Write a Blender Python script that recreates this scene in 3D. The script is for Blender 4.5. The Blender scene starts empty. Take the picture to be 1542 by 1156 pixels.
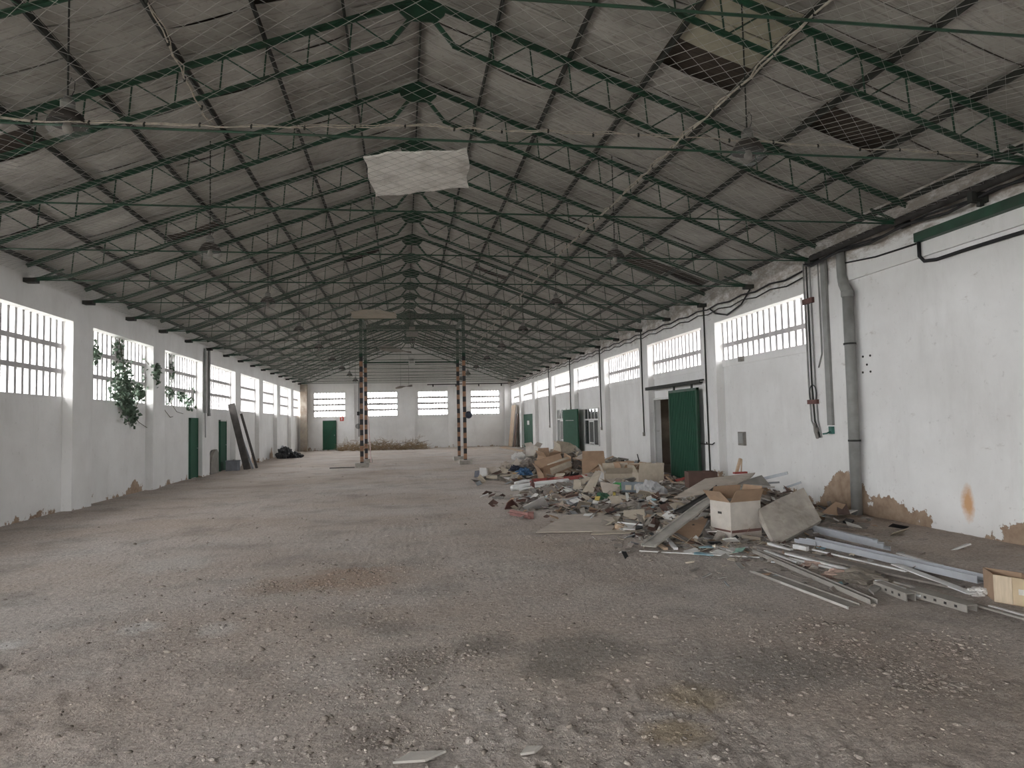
import bpy, math, random
import numpy as np
from mathutils import Vector, Matrix
random.seed(7); rng = np.random.default_rng(7)
SC = bpy.context.scene
COL = SC.collection

# ------------------------------------------------------------------ camera
W, H = 1542, 1156
FPX, PIT, YAW, ROL, CAMZ = 1043.29, 0.0549, 0.1550, -0.0221, 1.65
Fv = Vector((math.sin(YAW)*math.cos(PIT), math.cos(YAW)*math.cos(PIT), math.sin(PIT)))
Rv = Vector((math.cos(YAW), -math.sin(YAW), 0)); Uv = Rv.cross(Fv)
R2 = Rv*math.cos(ROL) + Uv*math.sin(ROL); U2 = Uv*math.cos(ROL) - Rv*math.sin(ROL)
CAM = Vector((0, 0, CAMZ))
cd = bpy.data.cameras.new('camera'); co = bpy.data.objects.new('camera', cd); COL.objects.link(co)
cd.sensor_fit = 'HORIZONTAL'; cd.sensor_width = 36; cd.lens = FPX/W*36; cd.clip_end = 400; cd.clip_start = .05
co.matrix_world = Matrix(((R2.x, U2.x, -Fv.x, 0), (R2.y, U2.y, -Fv.y, 0), (R2.z, U2.z, -Fv.z, CAMZ), (0, 0, 0, 1)))
SC.camera = co
def ray(px, py): return Fv + R2*((px-W/2)/FPX) - U2*((py-H/2)/FPX)
def Q(px, py, Y):                      # point of the place at depth Y
    d = ray(px, py); return CAM + d*(Y/d.y)
def G(px, py, z=0.0):                  # point of the place on a level surface
    d = ray(px, py); return CAM + d*((z-CAMZ)/d.z)
def QX(px, py, X):
    d = ray(px, py); return CAM + d*(X/d.x)

# ------------------------------------------------------------------ world, light, exposure
SKY = 24.0
wd = bpy.data.worlds.new('sky'); SC.world = wd; wd.use_nodes = True
bg = wd.node_tree.nodes['Background']; bg.inputs[0].default_value = (0.965, 0.98, 1.0, 1); bg.inputs[1].default_value = SKY
SC.view_settings.view_transform = 'Standard'; SC.view_settings.look = 'None'
SC.view_settings.exposure = 0.0; SC.view_settings.gamma = 1.0; SC.view_settings.use_curve_mapping = False
SC.cycles.max_bounces = 8; SC.cycles.diffuse_bounces = 6; SC.cycles.transparent_max_bounces = 12

# dimensions of the hall
WL, WR, XR = -6.89, 7.49, 0.31
ZB, ZRT, SLOPE = 4.47, 7.45, 0.37
Y1, SP = 9.16, 2.374
YFAR, YBACK = 48.63, -4.9
def TY(k): return Y1 + (k-1)*SP
def roofz(x): return ZRT - SLOPE*abs(x-XR)

def portal(loc, sx, sy, rot):          # daylight entering by an opening
    l = bpy.data.lights.new('window_portal', 'AREA'); l.shape = 'RECTANGLE'; l.size = sx; l.size_y = sy
    l.cycles.is_portal = True
    o = bpy.data.objects.new('window_portal', l); COL.objects.link(o); o.location = loc; o.rotation_euler = rot
BAYS = [(TY(k)+.47, TY(k+2)-.47) for k in range(-4, 16, 2)]
BAYS = [(max(a, YBACK+.3), b) for a, b in BAYS if b > YBACK+.6]
LBAYS = BAYS + [(TY(16)+.47, YFAR-.25)]
RBAYS = [(a, b) for a, b in BAYS if a > 11] + [(TY(16)+.40, YFAR-.3)]
FWIN = [(-6.08, -4.0), (-2.51, -.47), (.96, 3.01), (4.65, 6.66)]
for a, b in LBAYS: portal((WL-.33, (a+b)/2, 3.19), b-a, 1.6, (0, math.radians(-90), 0) if False else (math.radians(90), 0, math.radians(-90)))
for a, b in RBAYS: portal((WR+.33, (a+b)/2, 3.5), b-a, .95, (math.radians(90), 0, math.radians(90)))
for a, b in FWIN: portal(((a+b)/2, YFAR+.33, 3.1), b-a, 1.6, (math.radians(90), 0, math.radians(180)))
portal((-3.3, YBACK-.3, 1.6), 3.4, 3.2, (math.radians(90), 0, 0))

# ------------------------------------------------------------------ materials
MATS = {}
def newmat(name):
    m = bpy.data.materials.new(name); m.use_nodes = True; nt = m.node_tree
    MATS[name] = m
    return m, nt, nt.nodes['Principled BSDF']
def nd(nt, t, **kw):
    n = nt.nodes.new(t)
    for k, v in kw.items():
        if k.startswith('i_'):
            key = k[2:]; key = int(key) if key.isdigit() else key
            n.inputs[key].default_value = v
        else: setattr(n, k, v)
    return n
def c4(c): return (c[0], c[1], c[2], 1)
def ramp(nt, src, stops, interp='LINEAR'):
    r = nd(nt, 'ShaderNodeValToRGB'); r.color_ramp.interpolation = interp
    e = r.color_ramp.elements
    while len(e) < len(stops): e.new(.5)
    for el, (p, c) in zip(e, stops): el.position = p; el.color = c4(c) if len(c) == 3 else c
    nt.links.new(src, r.inputs[0]); return r.outputs[0]
def mix(nt, fac, a, b, mode='MIX'):
    n = nd(nt, 'ShaderNodeMix'); n.data_type = 'RGBA'; n.blend_type = mode
    for i, v in ((0, fac), (6, a), (7, b)):
        if isinstance(v, (int, float)): n.inputs[i].default_value = v
        elif isinstance(v, tuple): n.inputs[i].default_value = c4(v)
        else: nt.links.new(v, n.inputs[i])
    return n.outputs[2]
def math_(nt, op, a, b=None, c=None, clamp=False):
    n = nd(nt, 'ShaderNodeMath'); n.operation = op; n.use_clamp = clamp
    for i, v in enumerate((a, b, c)):
        if v is None: continue
        if isinstance(v, (int, float)): n.inputs[i].default_value = v
        else: nt.links.new(v, n.inputs[i])
    return n.outputs[0]
def noise(nt, vec, scale, detail=4, rough=.55):
    n = nd(nt, 'ShaderNodeTexNoise'); n.inputs['Scale'].default_value = scale; n.inputs['Detail'].default_value = detail
    n.inputs['Roughness'].default_value = rough
    if vec is not None: nt.links.new(vec, n.inputs['Vector'])
    return n.outputs[0]
def vscale(nt, vec, s):
    n = nd(nt, 'ShaderNodeMapping'); n.inputs['Scale'].default_value = s; nt.links.new(vec, n.inputs['Vector']); return n.outputs[0]
def pos(nt): return nd(nt, 'ShaderNodeNewGeometry').outputs['Position']
def objc(nt): return nd(nt, 'ShaderNodeTexCoord').outputs['Object']
def bump(nt, b, height, strength=.3, dist=.01):
    n = nd(nt, 'ShaderNodeBump'); n.inputs['Strength'].default_value = strength; n.inputs['Distance'].default_value = dist
    nt.links.new(height, n.inputs['Height']); nt.links.new(n.outputs[0], b.inputs['Normal'])

def M(name, base, var=.18, scale=6, rough=.8, metallic=0, bumpd=0, stretch=None, dirt=None, dirt_amt=.5, rand=0):
    """plain procedural surface: base colour, mottling, optional dirt patches"""
    if name in MATS: return MATS[name]
    m, nt, b = newmat(name)
    v = objc(nt)
    if stretch: v = vscale(nt, v, stretch)
    n1 = noise(nt, v, scale)
    lo = tuple(x*(1-var) for x in base); hi = tuple(min(1, x*(1+var)) for x in base)
    col = ramp(nt, n1, [(.3, lo), (.7, hi)])
    if dirt:
        n2 = noise(nt, objc(nt), scale*.45, 6, .65)
        f = math_(nt, 'MULTIPLY', ramp(nt, n2, [(.48, (0, 0, 0)), (.66, (1, 1, 1))]), dirt_amt)
        col = mix(nt, f, col, dirt)
    if rand:
        oi = nd(nt, 'ShaderNodeObjectInfo').outputs['Random']
        k = math_(nt, 'MULTIPLY_ADD', oi, 2*rand, 1-rand)
        cb = nd(nt, 'ShaderNodeCombineColor')
        for i in range(3): nt.links.new(k, cb.inputs[i])
        col = mix(nt, 1.0, col, cb.outputs[0], 'MULTIPLY')
    nt.links.new(col, b.inputs['Base Color'])
    b.inputs['Roughness'].default_value = rough; b.inputs['Metallic'].default_value = metallic
    if bumpd: bump(nt, b, noise(nt, v, scale*4, 6, .6), .5, bumpd)
    return m

def wall_material():
    m, nt, b = newmat('white_plaster')
    p = pos(nt)
    sep = nd(nt, 'ShaderNodeSeparateXYZ'); nt.links.new(p, sep.inputs[0]); z = sep.outputs[2]
    col = ramp(nt, noise(nt, p, .9, 6, .6), [(.3, (.68, .67, .655)), (.7, (.79, .785, .775))])
    st = vscale(nt, p, (1.3, 1.3, .3))                                   # runs of dirt down the plaster
    f = math_(nt, 'MULTIPLY', ramp(nt, noise(nt, st, 1.6, 6, .7), [(.52, (0, 0, 0)), (.75, (1, 1, 1))]), .22)
    col = mix(nt, f, col, (.42, .40, .375))
    f = math_(nt, 'MULTIPLY', ramp(nt, noise(nt, p, 9, 5, .7), [(.62, (0, 0, 0)), (.72, (1, 1, 1))]), .35)
    col = mix(nt, f, col, (.36, .34, .32))
    n2 = noise(nt, p, 2.2, 8, .7)
    # plaster fallen off near the ground
    hgt = math_(nt, 'MULTIPLY', z, .95)
    peel = math_(nt, 'SUBTRACT', math_(nt, 'MULTIPLY_ADD', n2, 1.5, -.25), hgt)
    def blob(c, rad, amp):
        d = nd(nt, 'ShaderNodeVectorMath'); d.operation = 'DISTANCE'; nt.links.new(p, d.inputs[0]); d.inputs[1].default_value = c
        mr = nd(nt, 'ShaderNodeMapRange'); nt.links.new(d.outputs['Value'], mr.inputs[0])
        mr.inputs[1].default_value = 0; mr.inputs[2].default_value = rad; mr.inputs[3].default_value = amp; mr.inputs[4].default_value = 0
        return mr.outputs[0]
    for c, rad, amp in (((7.49, 10.95, .35), .95, .95), ((7.49, 9.75, .0), .75, .55), ((7.49, 7.5, .05), .6, .55), ((7.49, 16.0, .3), .5, .5),
                        ((-6.89, 19.9, .15), .6, .6), ((-6.89, 29.2, 4.35), 1.1, .7), ((-6.89, 31.5, 4.5), .8, .5), ((-6.89, 38.8, .5), .9, .6), ((-6.89, 34.3, .3), .7, .5), ((-6.89, 29.9, .4), .6, .5),
                        ((-6.3, 48.5, 3.0), 1.5, .55), ((-6.3, 48.5, .8), 1.0, .5), ((-5.9, 48.5, 4.3), .8, .6), ((-6.89, 40.0, 4.4), .9, .5), ((-6.89, 45.0, 4.4), .9, .5)):
        peel = math_(nt, 'ADD', peel, blob(c, rad, amp))
    pm = ramp(nt, peel, [(.515, (0, 0, 0)), (.53, (1, 1, 1))])
    tan = ramp(nt, noise(nt, p, 7, 5), [(.3, (.26, .18, .125)), (.7, (.40, .30, .22))])
    col = mix(nt, pm, col, tan)
    gx = math_(nt, 'GREATER_THAN', sep.outputs[0], 7.3)
    gz_ = nd(nt, 'ShaderNodeMapRange'); nt.links.new(z, gz_.inputs[0]); gz_.inputs[1].default_value = 4.0; gz_.inputs[2].default_value = 4.4; gz_.inputs[3].default_value = 0; gz_.inputs[4].default_value = .25
    gr = ramp(nt, math_(nt, 'ADD', noise(nt, vscale(nt, p, (1, 1, 2.5)), 2.6, 8, .75), gz_.outputs[0]), [(.62, (0, 0, 0)), (.80, (1, 1, 1))])
    col = mix(nt, math_(nt, 'MULTIPLY', math_(nt, 'MULTIPLY', gr, gx), .75), col, (.27, .215, .17))
    # orange rust stain on the near right wall
    sp = vscale(nt, p, (1, 1, .45))
    d = nd(nt, 'ShaderNodeVectorMath'); d.operation = 'DISTANCE'; nt.links.new(sp, d.inputs[0]); d.inputs[1].default_value = (7.49, 8.36, .195)
    f = math_(nt, 'SUBTRACT', math_(nt, 'MULTIPLY', n2, .26), d.outputs['Value'])
    f = math_(nt, 'MULTIPLY', math_(nt, 'MULTIPLY', f, 12, clamp=True), .8)
    col = mix(nt, f, col, (.55, .25, .05))
    nt.links.new(col, b.inputs['Base Color']); b.inputs['Roughness'].default_value = .9
    h = math_(nt, 'SUBTRACT', math_(nt, 'MULTIPLY', noise(nt, p, 5, 6), .4), pm)
    bump(nt, b, h, .6, .012)
    return m

def floor_material():
    m, nt, b = newmat('dirty_concrete_floor')
    p = pos(nt)
    col = ramp(nt, noise(nt, p, .35, 7, .6), [(.30, (.44, .36, .305)), (.48, (.53, .465, .415)), (.70, (.605, .565, .53))])
    warm = ramp(nt, noise(nt, vscale(nt, p, (.8, 1.4, 1)), .22, 5, .6), [(.45, (0, 0, 0)), (.65, (1, 1, 1))])
    col = mix(nt, math_(nt, 'MULTIPLY', warm, .5), col, (.50, .40, .315))
    d1 = ramp(nt, noise(nt, p, 1.1, 6, .65), [(.50, (0, 0, 0)), (.70, (1, 1, 1))])
    col = mix(nt, math_(nt, 'MULTIPLY', d1, .6), col, (.25, .225, .20))
    d2 = ramp(nt, noise(nt, vscale(nt, p, (1, 2.2, 1)), 1.7, 6, .6), [(.60, (0, 0, 0)), (.72, (1, 1, 1))])
    col = mix(nt, math_(nt, 'MULTIPLY', d2, .35), col, (.68, .65, .61))
    n3 = noise(nt, p, 3.0, 6, .7)
    def blob(c, rad):
        d = nd(nt, 'ShaderNodeVectorMath'); d.operation = 'DISTANCE'; nt.links.new(p, d.inputs[0]); d.inputs[1].default_value = c
        mr = nd(nt, 'ShaderNodeMapRange'); nt.links.new(d.outputs['Value'], mr.inputs[0])
        mr.inputs[1].default_value = 0; mr.inputs[2].default_value = rad; mr.inputs[3].default_value = .62; mr.inputs[4].default_value = 0
        return ramp(nt, math_(nt, 'ADD', mr.outputs[0], math_(nt, 'MULTIPLY', n3, .55)), [(.5, (0, 0, 0)), (.72, (1, 1, 1))])
    for (px, py), rad, c, k in (((885, 975), .75, (.20, .185, .165), .6), ((845, 1005), .5, (.19, .175, .155), .6), ((735, 968), .45, (.20, .18, .16), .5), ((580, 945), .45, (.20, .18, .16), .45), ((610, 1000), .7, (.20, .175, .15), .45), ((560, 1110), .4, (.2, .17, .15), .5),
                                ((1045, 1050), .45, (.46, .36, .22), .6), ((1020, 1100), .35, (.46, .36, .22), .6), ((530, 870), 1.2, (.40, .28, .20), .6), ((430, 880), .9, (.40, .29, .21), .5), ((250, 850), 1.0, (.62, .60, .57), .5), ((210, 945), .35, (.72, .71, .69), .6), ((10, 970), .3, (.75, .74, .72), .6), ((330, 945), .4, (.68, .66, .63), .5), ((770, 858), .6, (.58, .53, .47), .5), ((890, 890), .4, (.6, .55, .49), .5), ((1100, 560+450), 1.0, (.30, .275, .25), .4), ((1200, 1000), .8, (.22, .20, .18), .4)):
        w = G(px, py); col = mix(nt, math_(nt, 'MULTIPLY', blob((w.x, w.y, 0), rad), k), col, c)
    dk = ramp(nt, noise(nt, vscale(nt, p, (1, 1.5, 1)), 8.5, 6, .7), [(.56, (0, 0, 0)), (.68, (1, 1, 1))])  # dark smudges painted in place of the shadows cast by floor lumps
    col = mix(nt, math_(nt, 'MULTIPLY', dk, .5), col, (.25, .215, .185))
    g = ramp(nt, noise(nt, p, 26, 5, .75), [(.35, (.55, .53, .51)), (.65, (1.2, 1.2, 1.2))])  # grain mottling, contrast raised to imitate shade among the lumps
    col = mix(nt, .75, col, g, 'MULTIPLY')
    g2 = ramp(nt, noise(nt, p, 110, 3, .7), [(.4, (.75, .75, .75)), (.62, (1.15, 1.15, 1.15))])
    col = mix(nt, .6, col, g2, 'MULTIPLY')
    nt.links.new(col, b.inputs['Base Color']); b.inputs['Roughness'].default_value = .92
    h = math_(nt, 'ADD', noise(nt, p, 22, 8, .7), math_(nt, 'MULTIPLY', noise(nt, p, 75, 5, .7), .45))
    bump(nt, b, h, 1.0, .03)
    return m

def panel_material():
    m, nt, b = newmat('insulation_board')
    p = pos(nt)
    col = ramp(nt, noise(nt, p, 1.3, 6, .6), [(.32, (.27, .257, .235)), (.7, (.42, .405, .375))])
    lines = noise(nt, vscale(nt, p, (1.2, 16, 1.2)), 1.4, 5, .7)
    f = math_(nt, 'MULTIPLY', ramp(nt, lines, [(.52, (0, 0, 0)), (.66, (1, 1, 1))]), .55)
    col = mix(nt, f, col, (.115, .10, .09))
    spots = noise(nt, p, 11, 6, .7)
    f = math_(nt, 'MULTIPLY', ramp(nt, spots, [(.56, (0, 0, 0)), (.68, (1, 1, 1))]), .55)
    col = mix(nt, f, col, (.20, .18, .16))
    oi = nd(nt, 'ShaderNodeObjectInfo').outputs['Random']
    k = math_(nt, 'MULTIPLY_ADD', oi, .22, .89)
    cb = nd(nt, 'ShaderNodeCombineColor')
    for i in range(3): nt.links.new(k, cb.inputs[i])
    col = mix(nt, 1.0, col, cb.outputs[0], 'MULTIPLY')
    nt.links.new(col, b.inputs['Base Color']); b.inputs['Roughness'].default_value = .95
    bump(nt, b, noise(nt, p, 9, 6), .4, .01)
    return m

def stripe_material():
    m, nt, b = newmat('hazard_bands')
    p = pos(nt); sep = nd(nt, 'ShaderNodeSeparateXYZ'); nt.links.new(p, sep.inputs[0])
    z = math_(nt, 'MULTIPLY', sep.outputs[2], 1/.42)
    fr = math_(nt, 'FRACT', z)
    f = ramp(nt, fr, [(.0, (0, 0, 0)), (.5, (1, 1, 1))], 'CONSTANT')
    wear = ramp(nt, noise(nt, p, 7, 5, .7), [(.35, (.20, .11, .07)), (.7, (.40, .22, .13))])
    col = mix(nt, f, (.022, .022, .024), wear)
    up = math_(nt, 'GREATER_THAN', sep.outputs[2], 4.38)
    col = mix(nt, up, col, (.014, .055, .032))
    nt.links.new(col, b.inputs['Base Color']); b.inputs['Roughness'].default_value = .6
    return m

MW = wall_material(); MF = floor_material(); MP = panel_material(); MS = stripe_material()
GREEN = M('green_steel', (.013, .055, .030), .3, 5, .55, dirt=(.03, .03, .022), dirt_amt=.5)
GDOOR = M('green_door_paint', (.016, .078, .045), .12, 3, .85, dirt=(.02, .05, .035), dirt_amt=.4)
RUSTG = M('dark_purlin', (.028, .030, .026), .35, 6, .8)
CONC = M('grey_concrete', (.38, .355, .32), .2, 6, .9, bumpd=.004, dirt=(.22, .19, .16))
LATT = M('lattice_concrete', (.52, .50, .50), .15, 5, .9)
ROOFB = M('brown_roof_sheet', (.055, .042, .034), .35, 5, .9, stretch=(1, 8, 1))
PVC = M('grey_plastic_pipe', (.25, .25, .24), .15, 4, .5, dirt=(.15, .145, .135))
STEEL = M('galvanised_steel', (.33, .35, .37), .12, 5, .42, metallic=.35, dirt=(.22, .20, .18), dirt_amt=.5)
BLUST = M('blue_grey_profile', (.37, .385, .41), .08, 4, .5, metallic=.1, dirt=(.22, .21, .20), dirt_amt=.35)
DUSTY = M('dusty_metal', (.27, .25, .225), .2, 6, .8, dirt=(.17, .145, .12))
WHITE = M('white_painted_strip', (.62, .62, .61), .08, 6, .5, dirt=(.36, .34, .31), dirt_amt=.6)
BLACK = M('black_rubber', (.012, .012, .013), .3, 6, .6)
DARK = M('dark_grime', (.035, .032, .030), .4, 8, .9)
CARD = M('brown_cardboard', (.36, .245, .165), .14, 5, .9, dirt=(.22, .16, .115), dirt_amt=.6)
CARDL = M('pale_cardboard', (.46, .40, .32), .12, 5, .9, dirt=(.30, .26, .21), dirt_amt=.7)
CARDG = M('dusty_cardboard', (.47, .41, .35), .15, 4, .95, dirt=(.33, .285, .24), dirt_amt=.7)
CARDD = M('dark_brown_board', (.10, .055, .042), .25, 5, .7, dirt=(.06, .04, .03))
WOOD = M('raw_wood', (.47, .34, .235), .16, 5, .8, stretch=(1, 1, 5), dirt=(.3, .23, .17))
PALEW = M('pale_plywood', (.50, .41, .30), .12, 7, .75, stretch=(8, 8, 1))
GWOOD = M('greyed_wood', (.20, .175, .155), .25, 5, .9, stretch=(1, 4, 1))
DWOOD = M('dark_leaning_board', (.075, .068, .062), .3, 5, .8)
PAPER = M('white_paper', (.62, .61, .59), .1, 8, .8, dirt=(.40, .37, .33), dirt_amt=.6)
GREYB = M('grey_board', (.24, .225, .205), .2, 5, .9, dirt=(.15, .135, .12))
CLOTH = M('grey_brown_cloth', (.235, .205, .18), .3, 9, .95, dirt=(.13, .11, .10))
BLUE = M('blue_plastic', (.05, .13, .26), .2, 6, .5)
LBLUE = M('pale_blue_paper', (.30, .50, .58), .2, 9, .7)
GRNP = M('bright_green_plastic', (.06, .30, .09), .2, 8, .5)
DGRN = M('dark_green_scrap', (.03, .09, .05), .3, 8, .6)
YEL = M('yellow_scrap', (.55, .42, .10), .2, 8, .6)
REDP = M('red_painted_metal', (.30, .045, .035), .25, 6, .55, dirt=(.15, .05, .04))
REDB = M('rust_brown_metal', (.115, .050, .042), .3, 6, .7, dirt=(.20, .13, .11))
PINKW = M('pinkish_wood', (.42, .30, .25), .2, 7, .85, dirt=(.3, .22, .18))
SACK = M('dusty_sacking', (.23, .20, .165), .3, 8, .95, dirt=(.14, .12, .10))
ROPE = M('pale_rope', (.42, .38, .32), .25, 20, .9)
WIRE = M('net_wire', (.36, .35, .33), .15, 9, .6)
LEAF = M('ivy_leaf', (.095, .14, .095), .45, 7, .6)
STEM = M('ivy_stem', (.10, .085, .06), .3, 7, .9)
TWIG = M('dry_twig', (.27, .195, .115), .35, 6, .9)
SHADE = M('lamp_housing', (.05, .044, .04), .25, 8, .65)
LNECK = M('lamp_neck_metal', (.20, .20, .19), .2, 8, .55, metallic=.2)
YPAN = M('yellowed_board', (.36, .34, .265), .12, 5, .95, dirt=(.25, .22, .16), dirt_amt=.5)
WPAN = M('white_fallen_board', (.80, .79, .76), .1, 6, .95, dirt=(.30, .28, .25), dirt_amt=.6)
SIGNW = M('sign_white', (.6, .6, .58), .05, 8, .6)
SIGNR = M('sign_red', (.55, .07, .05), .1, 8, .6)
RUBB = M('rubble_dust', (.33, .295, .26), .35, 9, .95, bumpd=.01, dirt=(.18, .155, .135))
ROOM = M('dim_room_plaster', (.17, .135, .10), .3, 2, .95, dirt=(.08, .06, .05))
FRAME = M('white_window_frame', (.58, .58, .56), .08, 6, .5)
BAG = M('black_bag', (.016, .017, .02), .4, 9, .35)
GROUND = M('outdoor_ground', (.25, .25, .22), .2, 2, .9)
CLOD = M('earth_clod', (.33, .285, .245), .35, 14, .95)  # colour darkened to imitate the shadow side of floor clods
DCLOD = M('shaded_earth_clod', (.19, .16, .135), .35, 14, .95)  # darkest clod tone, painted to stand in for clods in shadow
def glass_mat(name, tint, transp, rough=.08):
    m, nt, b = newmat(name)
    b.inputs['Base Color'].default_value = c4(tint); b.inputs['Roughness'].default_value = rough
    tr = nd(nt, 'ShaderNodeBsdfTransparent'); mx = nd(nt, 'ShaderNodeMixShader'); mx.inputs[0].default_value = 1-transp
    nt.links.new(tr.outputs[0], mx.inputs[1]); nt.links.new(b.outputs[0], mx.inputs[2])
    nt.links.new(mx.outputs[0], nt.nodes['Material Output'].inputs[0]); return m
GLASS = glass_mat('lamp_glass', (.40, .41, .40), .88, .05)
PANE = glass_mat('office_pane', (.06, .068, .07), .35, .06)
PANEL = glass_mat('pale_office_pane', (.36, .36, .35), .2, .15)  # pale tint stands in for daylight reflected in the panes

# ------------------------------------------------------------------ mesh helpers
WLOC = {}
class MB:
    def __init__(s, Mx=None): s.v = []; s.f = []; s.M = Mx; s.mi = []; s.cm = 0
    def add(s, vs, fs):
        o = len(s.v)
        for q in vs:
            q = Vector(q); s.v.append(s.M @ q if s.M is not None else q)
        for f in fs: s.f.append(tuple(i+o for i in f)); s.mi.append(s.cm)
        return s
    def box(s, x0, x1, y0, y1, z0, z1):
        return s.add([(x, y, z) for z in (z0, z1) for y in (y0, y1) for x in (x0, x1)],
                     [(0, 2, 3, 1), (4, 5, 7, 6), (0, 1, 5, 4), (2, 6, 7, 3), (0, 4, 6, 2), (1, 3, 7, 5)])
    def bar(s, a, b, w, h, up=(0, 0, 1)):
        a = Vector(a); b = Vector(b); d = (b-a).normalized(); u = Vector(up)
        if abs(d.dot(u)) > .98: u = Vector((0, 1, 0))
        r = d.cross(u).normalized(); u = r.cross(d)
        vs = [p + r*sx*w/2 + u*sz*h/2 for p in (a, b) for sz in (-1, 1) for sx in (-1, 1)]
        return s.add(vs, [(0, 1, 3, 2), (4, 6, 7, 5), (0, 4, 5, 1), (2, 3, 7, 6), (0, 2, 6, 4), (1, 5, 7, 3)])
    def section(s, a, b, prof, up=(0, 0, 1)):       # closed profile swept from a to b
        a = Vector(a); b = Vector(b); d = (b-a).normalized(); u = Vector(up)
        if abs(d.dot(u)) > .98: u = Vector((0, 1, 0))
        r = d.cross(u).normalized(); u = r.cross(d); n = len(prof)
        vs = [p + r*x + u*y for p in (a, b) for x, y in prof]
        fs = [(i, (i+1) % n, n+(i+1) % n, n+i) for i in range(n)] + [tuple(range(n-1, -1, -1)), tuple(range(n, 2*n))]
        return s.add(vs, fs)
    def path(s, pts, r, n=6, cap=True):
        pts = [Vector(p) for p in pts]; vs = []; fs = []
        for i, p in enumerate(pts):
            d = (pts[min(i+1, len(pts)-1)] - pts[max(i-1, 0)]).normalized()
            if i == 0:
                u = Vector((0, 0, 1)) if abs(d.z) < .95 else Vector((0, 1, 0))
                a = d.cross(u).normalized()
            else: a = (a-d*a.dot(d)).normalized()
            b = a.cross(d)
            rr = r[i] if isinstance(r, (list, tuple)) else r
            for k in range(n):
                t = 2*math.pi*k/n; vs.append(p + a*math.cos(t)*rr + b*math.sin(t)*rr)
        for i in range(len(pts)-1):
            for k in range(n):
                k2 = (k+1) % n; fs.append((i*n+k, i*n+k2, (i+1)*n+k2, (i+1)*n+k))
        if cap: fs += [tuple(range(n-1, -1, -1)), tuple(range((len(pts)-1)*n, len(pts)*n))]
        return s.add(vs, fs)
    def lathe(s, c, prof, n=20, axis='z'):
        vs = []; fs = []; c = Vector(c)
        for r, z in prof:
            for k in range(n):
                t = 2*math.pi*k/n
                q = Vector((r*math.cos(t), r*math.sin(t), z)) if axis == 'z' else (Vector((z, r*math.cos(t), r*math.sin(t))) if axis == 'x' else Vector((r*math.cos(t), z, r*math.sin(t))))
                vs.append(c+q)
        for i in range(len(prof)-1):
            for k in range(n): fs.append((i*n+k, i*n+(k+1) % n, (i+1)*n+(k+1) % n, (i+1)*n+k))
        return s.add(vs, fs)
    def slab(s, cs, th):                             # four corners (any plane), given thickness
        cs = [Vector(c) for c in cs]; n = len(cs); nor = Vector((0, 0, 0))
        for i in range(n): nor += (cs[i]-cs[0]).cross(cs[(i+1) % n]-cs[0])
        nor = nor.normalized()*th
        vs = cs + [c-nor for c in cs]
        fs = [tuple(range(n)), tuple(range(2*n-1, n-1, -1))] + [((i+1) % n, i, n+i, n+(i+1) % n) for i in range(n)]
        return s.add(vs, fs)
    def mesh(s, name, mat, off=Vector((0, 0, 0)), smooth=False):
        me = bpy.data.meshes.new(name)
        me.from_pydata([tuple(q-off) for q in s.v], [], s.f)
        for m in (mat if isinstance(mat, (list, tuple)) else [mat]): me.materials.append(m)
        if isinstance(mat, (list, tuple)): me.polygons.foreach_set('material_index', s.mi)
        if smooth: me.polygons.foreach_set('use_smooth', [True]*len(me.polygons))
        me.validate(); me.update(); return me
    def build(s, name, mat, parent=None, smooth=False):
        if parent is not None: off = WLOC[parent.name]
        else:
            a = np.array([tuple(q) for q in s.v]); off = Vector(((a[:, 0].min()+a[:, 0].max())/2, (a[:, 1].min()+a[:, 1].max())/2, a[:, 2].min()))
        o = bpy.data.objects.new(name, s.mesh(name, mat, off, smooth)); COL.objects.link(o)
        if parent is not None: o.parent = parent
        else: o.location = off
        WLOC[o.name] = off.copy()
        return o
def link_mesh(name, me, loc=(0, 0, 0), parent=None, rot=None):
    o = bpy.data.objects.new(name, me); COL.objects.link(o); o.location = loc
    if rot is not None: o.rotation_euler = rot
    if parent is not None: o.parent = parent
    return o
def empty(name, loc):
    o = bpy.data.objects.new(name, None); COL.objects.link(o); o.location = loc; o.empty_display_size = .1
    WLOC[o.name] = Vector(loc); return o
def tag(o, label, cat, group=None):
    o['label'] = label; o['category'] = cat
    if group: o['group'] = group
    return o
def struct(o, label=None, cat=None):
    o['kind'] = 'structure'
    if label: o['label'] = label
    if cat: o['category'] = cat
    return o
def part_label(o, l): o['label'] = l; return o

def vnoise(x, y, seed):                              # smooth value noise on arrays
    xi = np.floor(x).astype(np.int64); yi = np.floor(y).astype(np.int64); xf = x-xi; yf = y-yi
    def h(a, b):
        n = (a*374761393 + b*668265263 + seed*1442695041) & 0xFFFFFFFF
        n = ((n ^ (n >> 13))*1274126177) & 0xFFFFFFFF
        return ((n ^ (n >> 16)) & 0xFFFF)/65535.0
    u = xf*xf*(3-2*xf); v = yf*yf*(3-2*yf)
    return (h(xi, yi)*(1-u)+h(xi+1, yi)*u)*(1-v) + (h(xi, yi+1)*(1-u)+h(xi+1, yi+1)*u)*v

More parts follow.
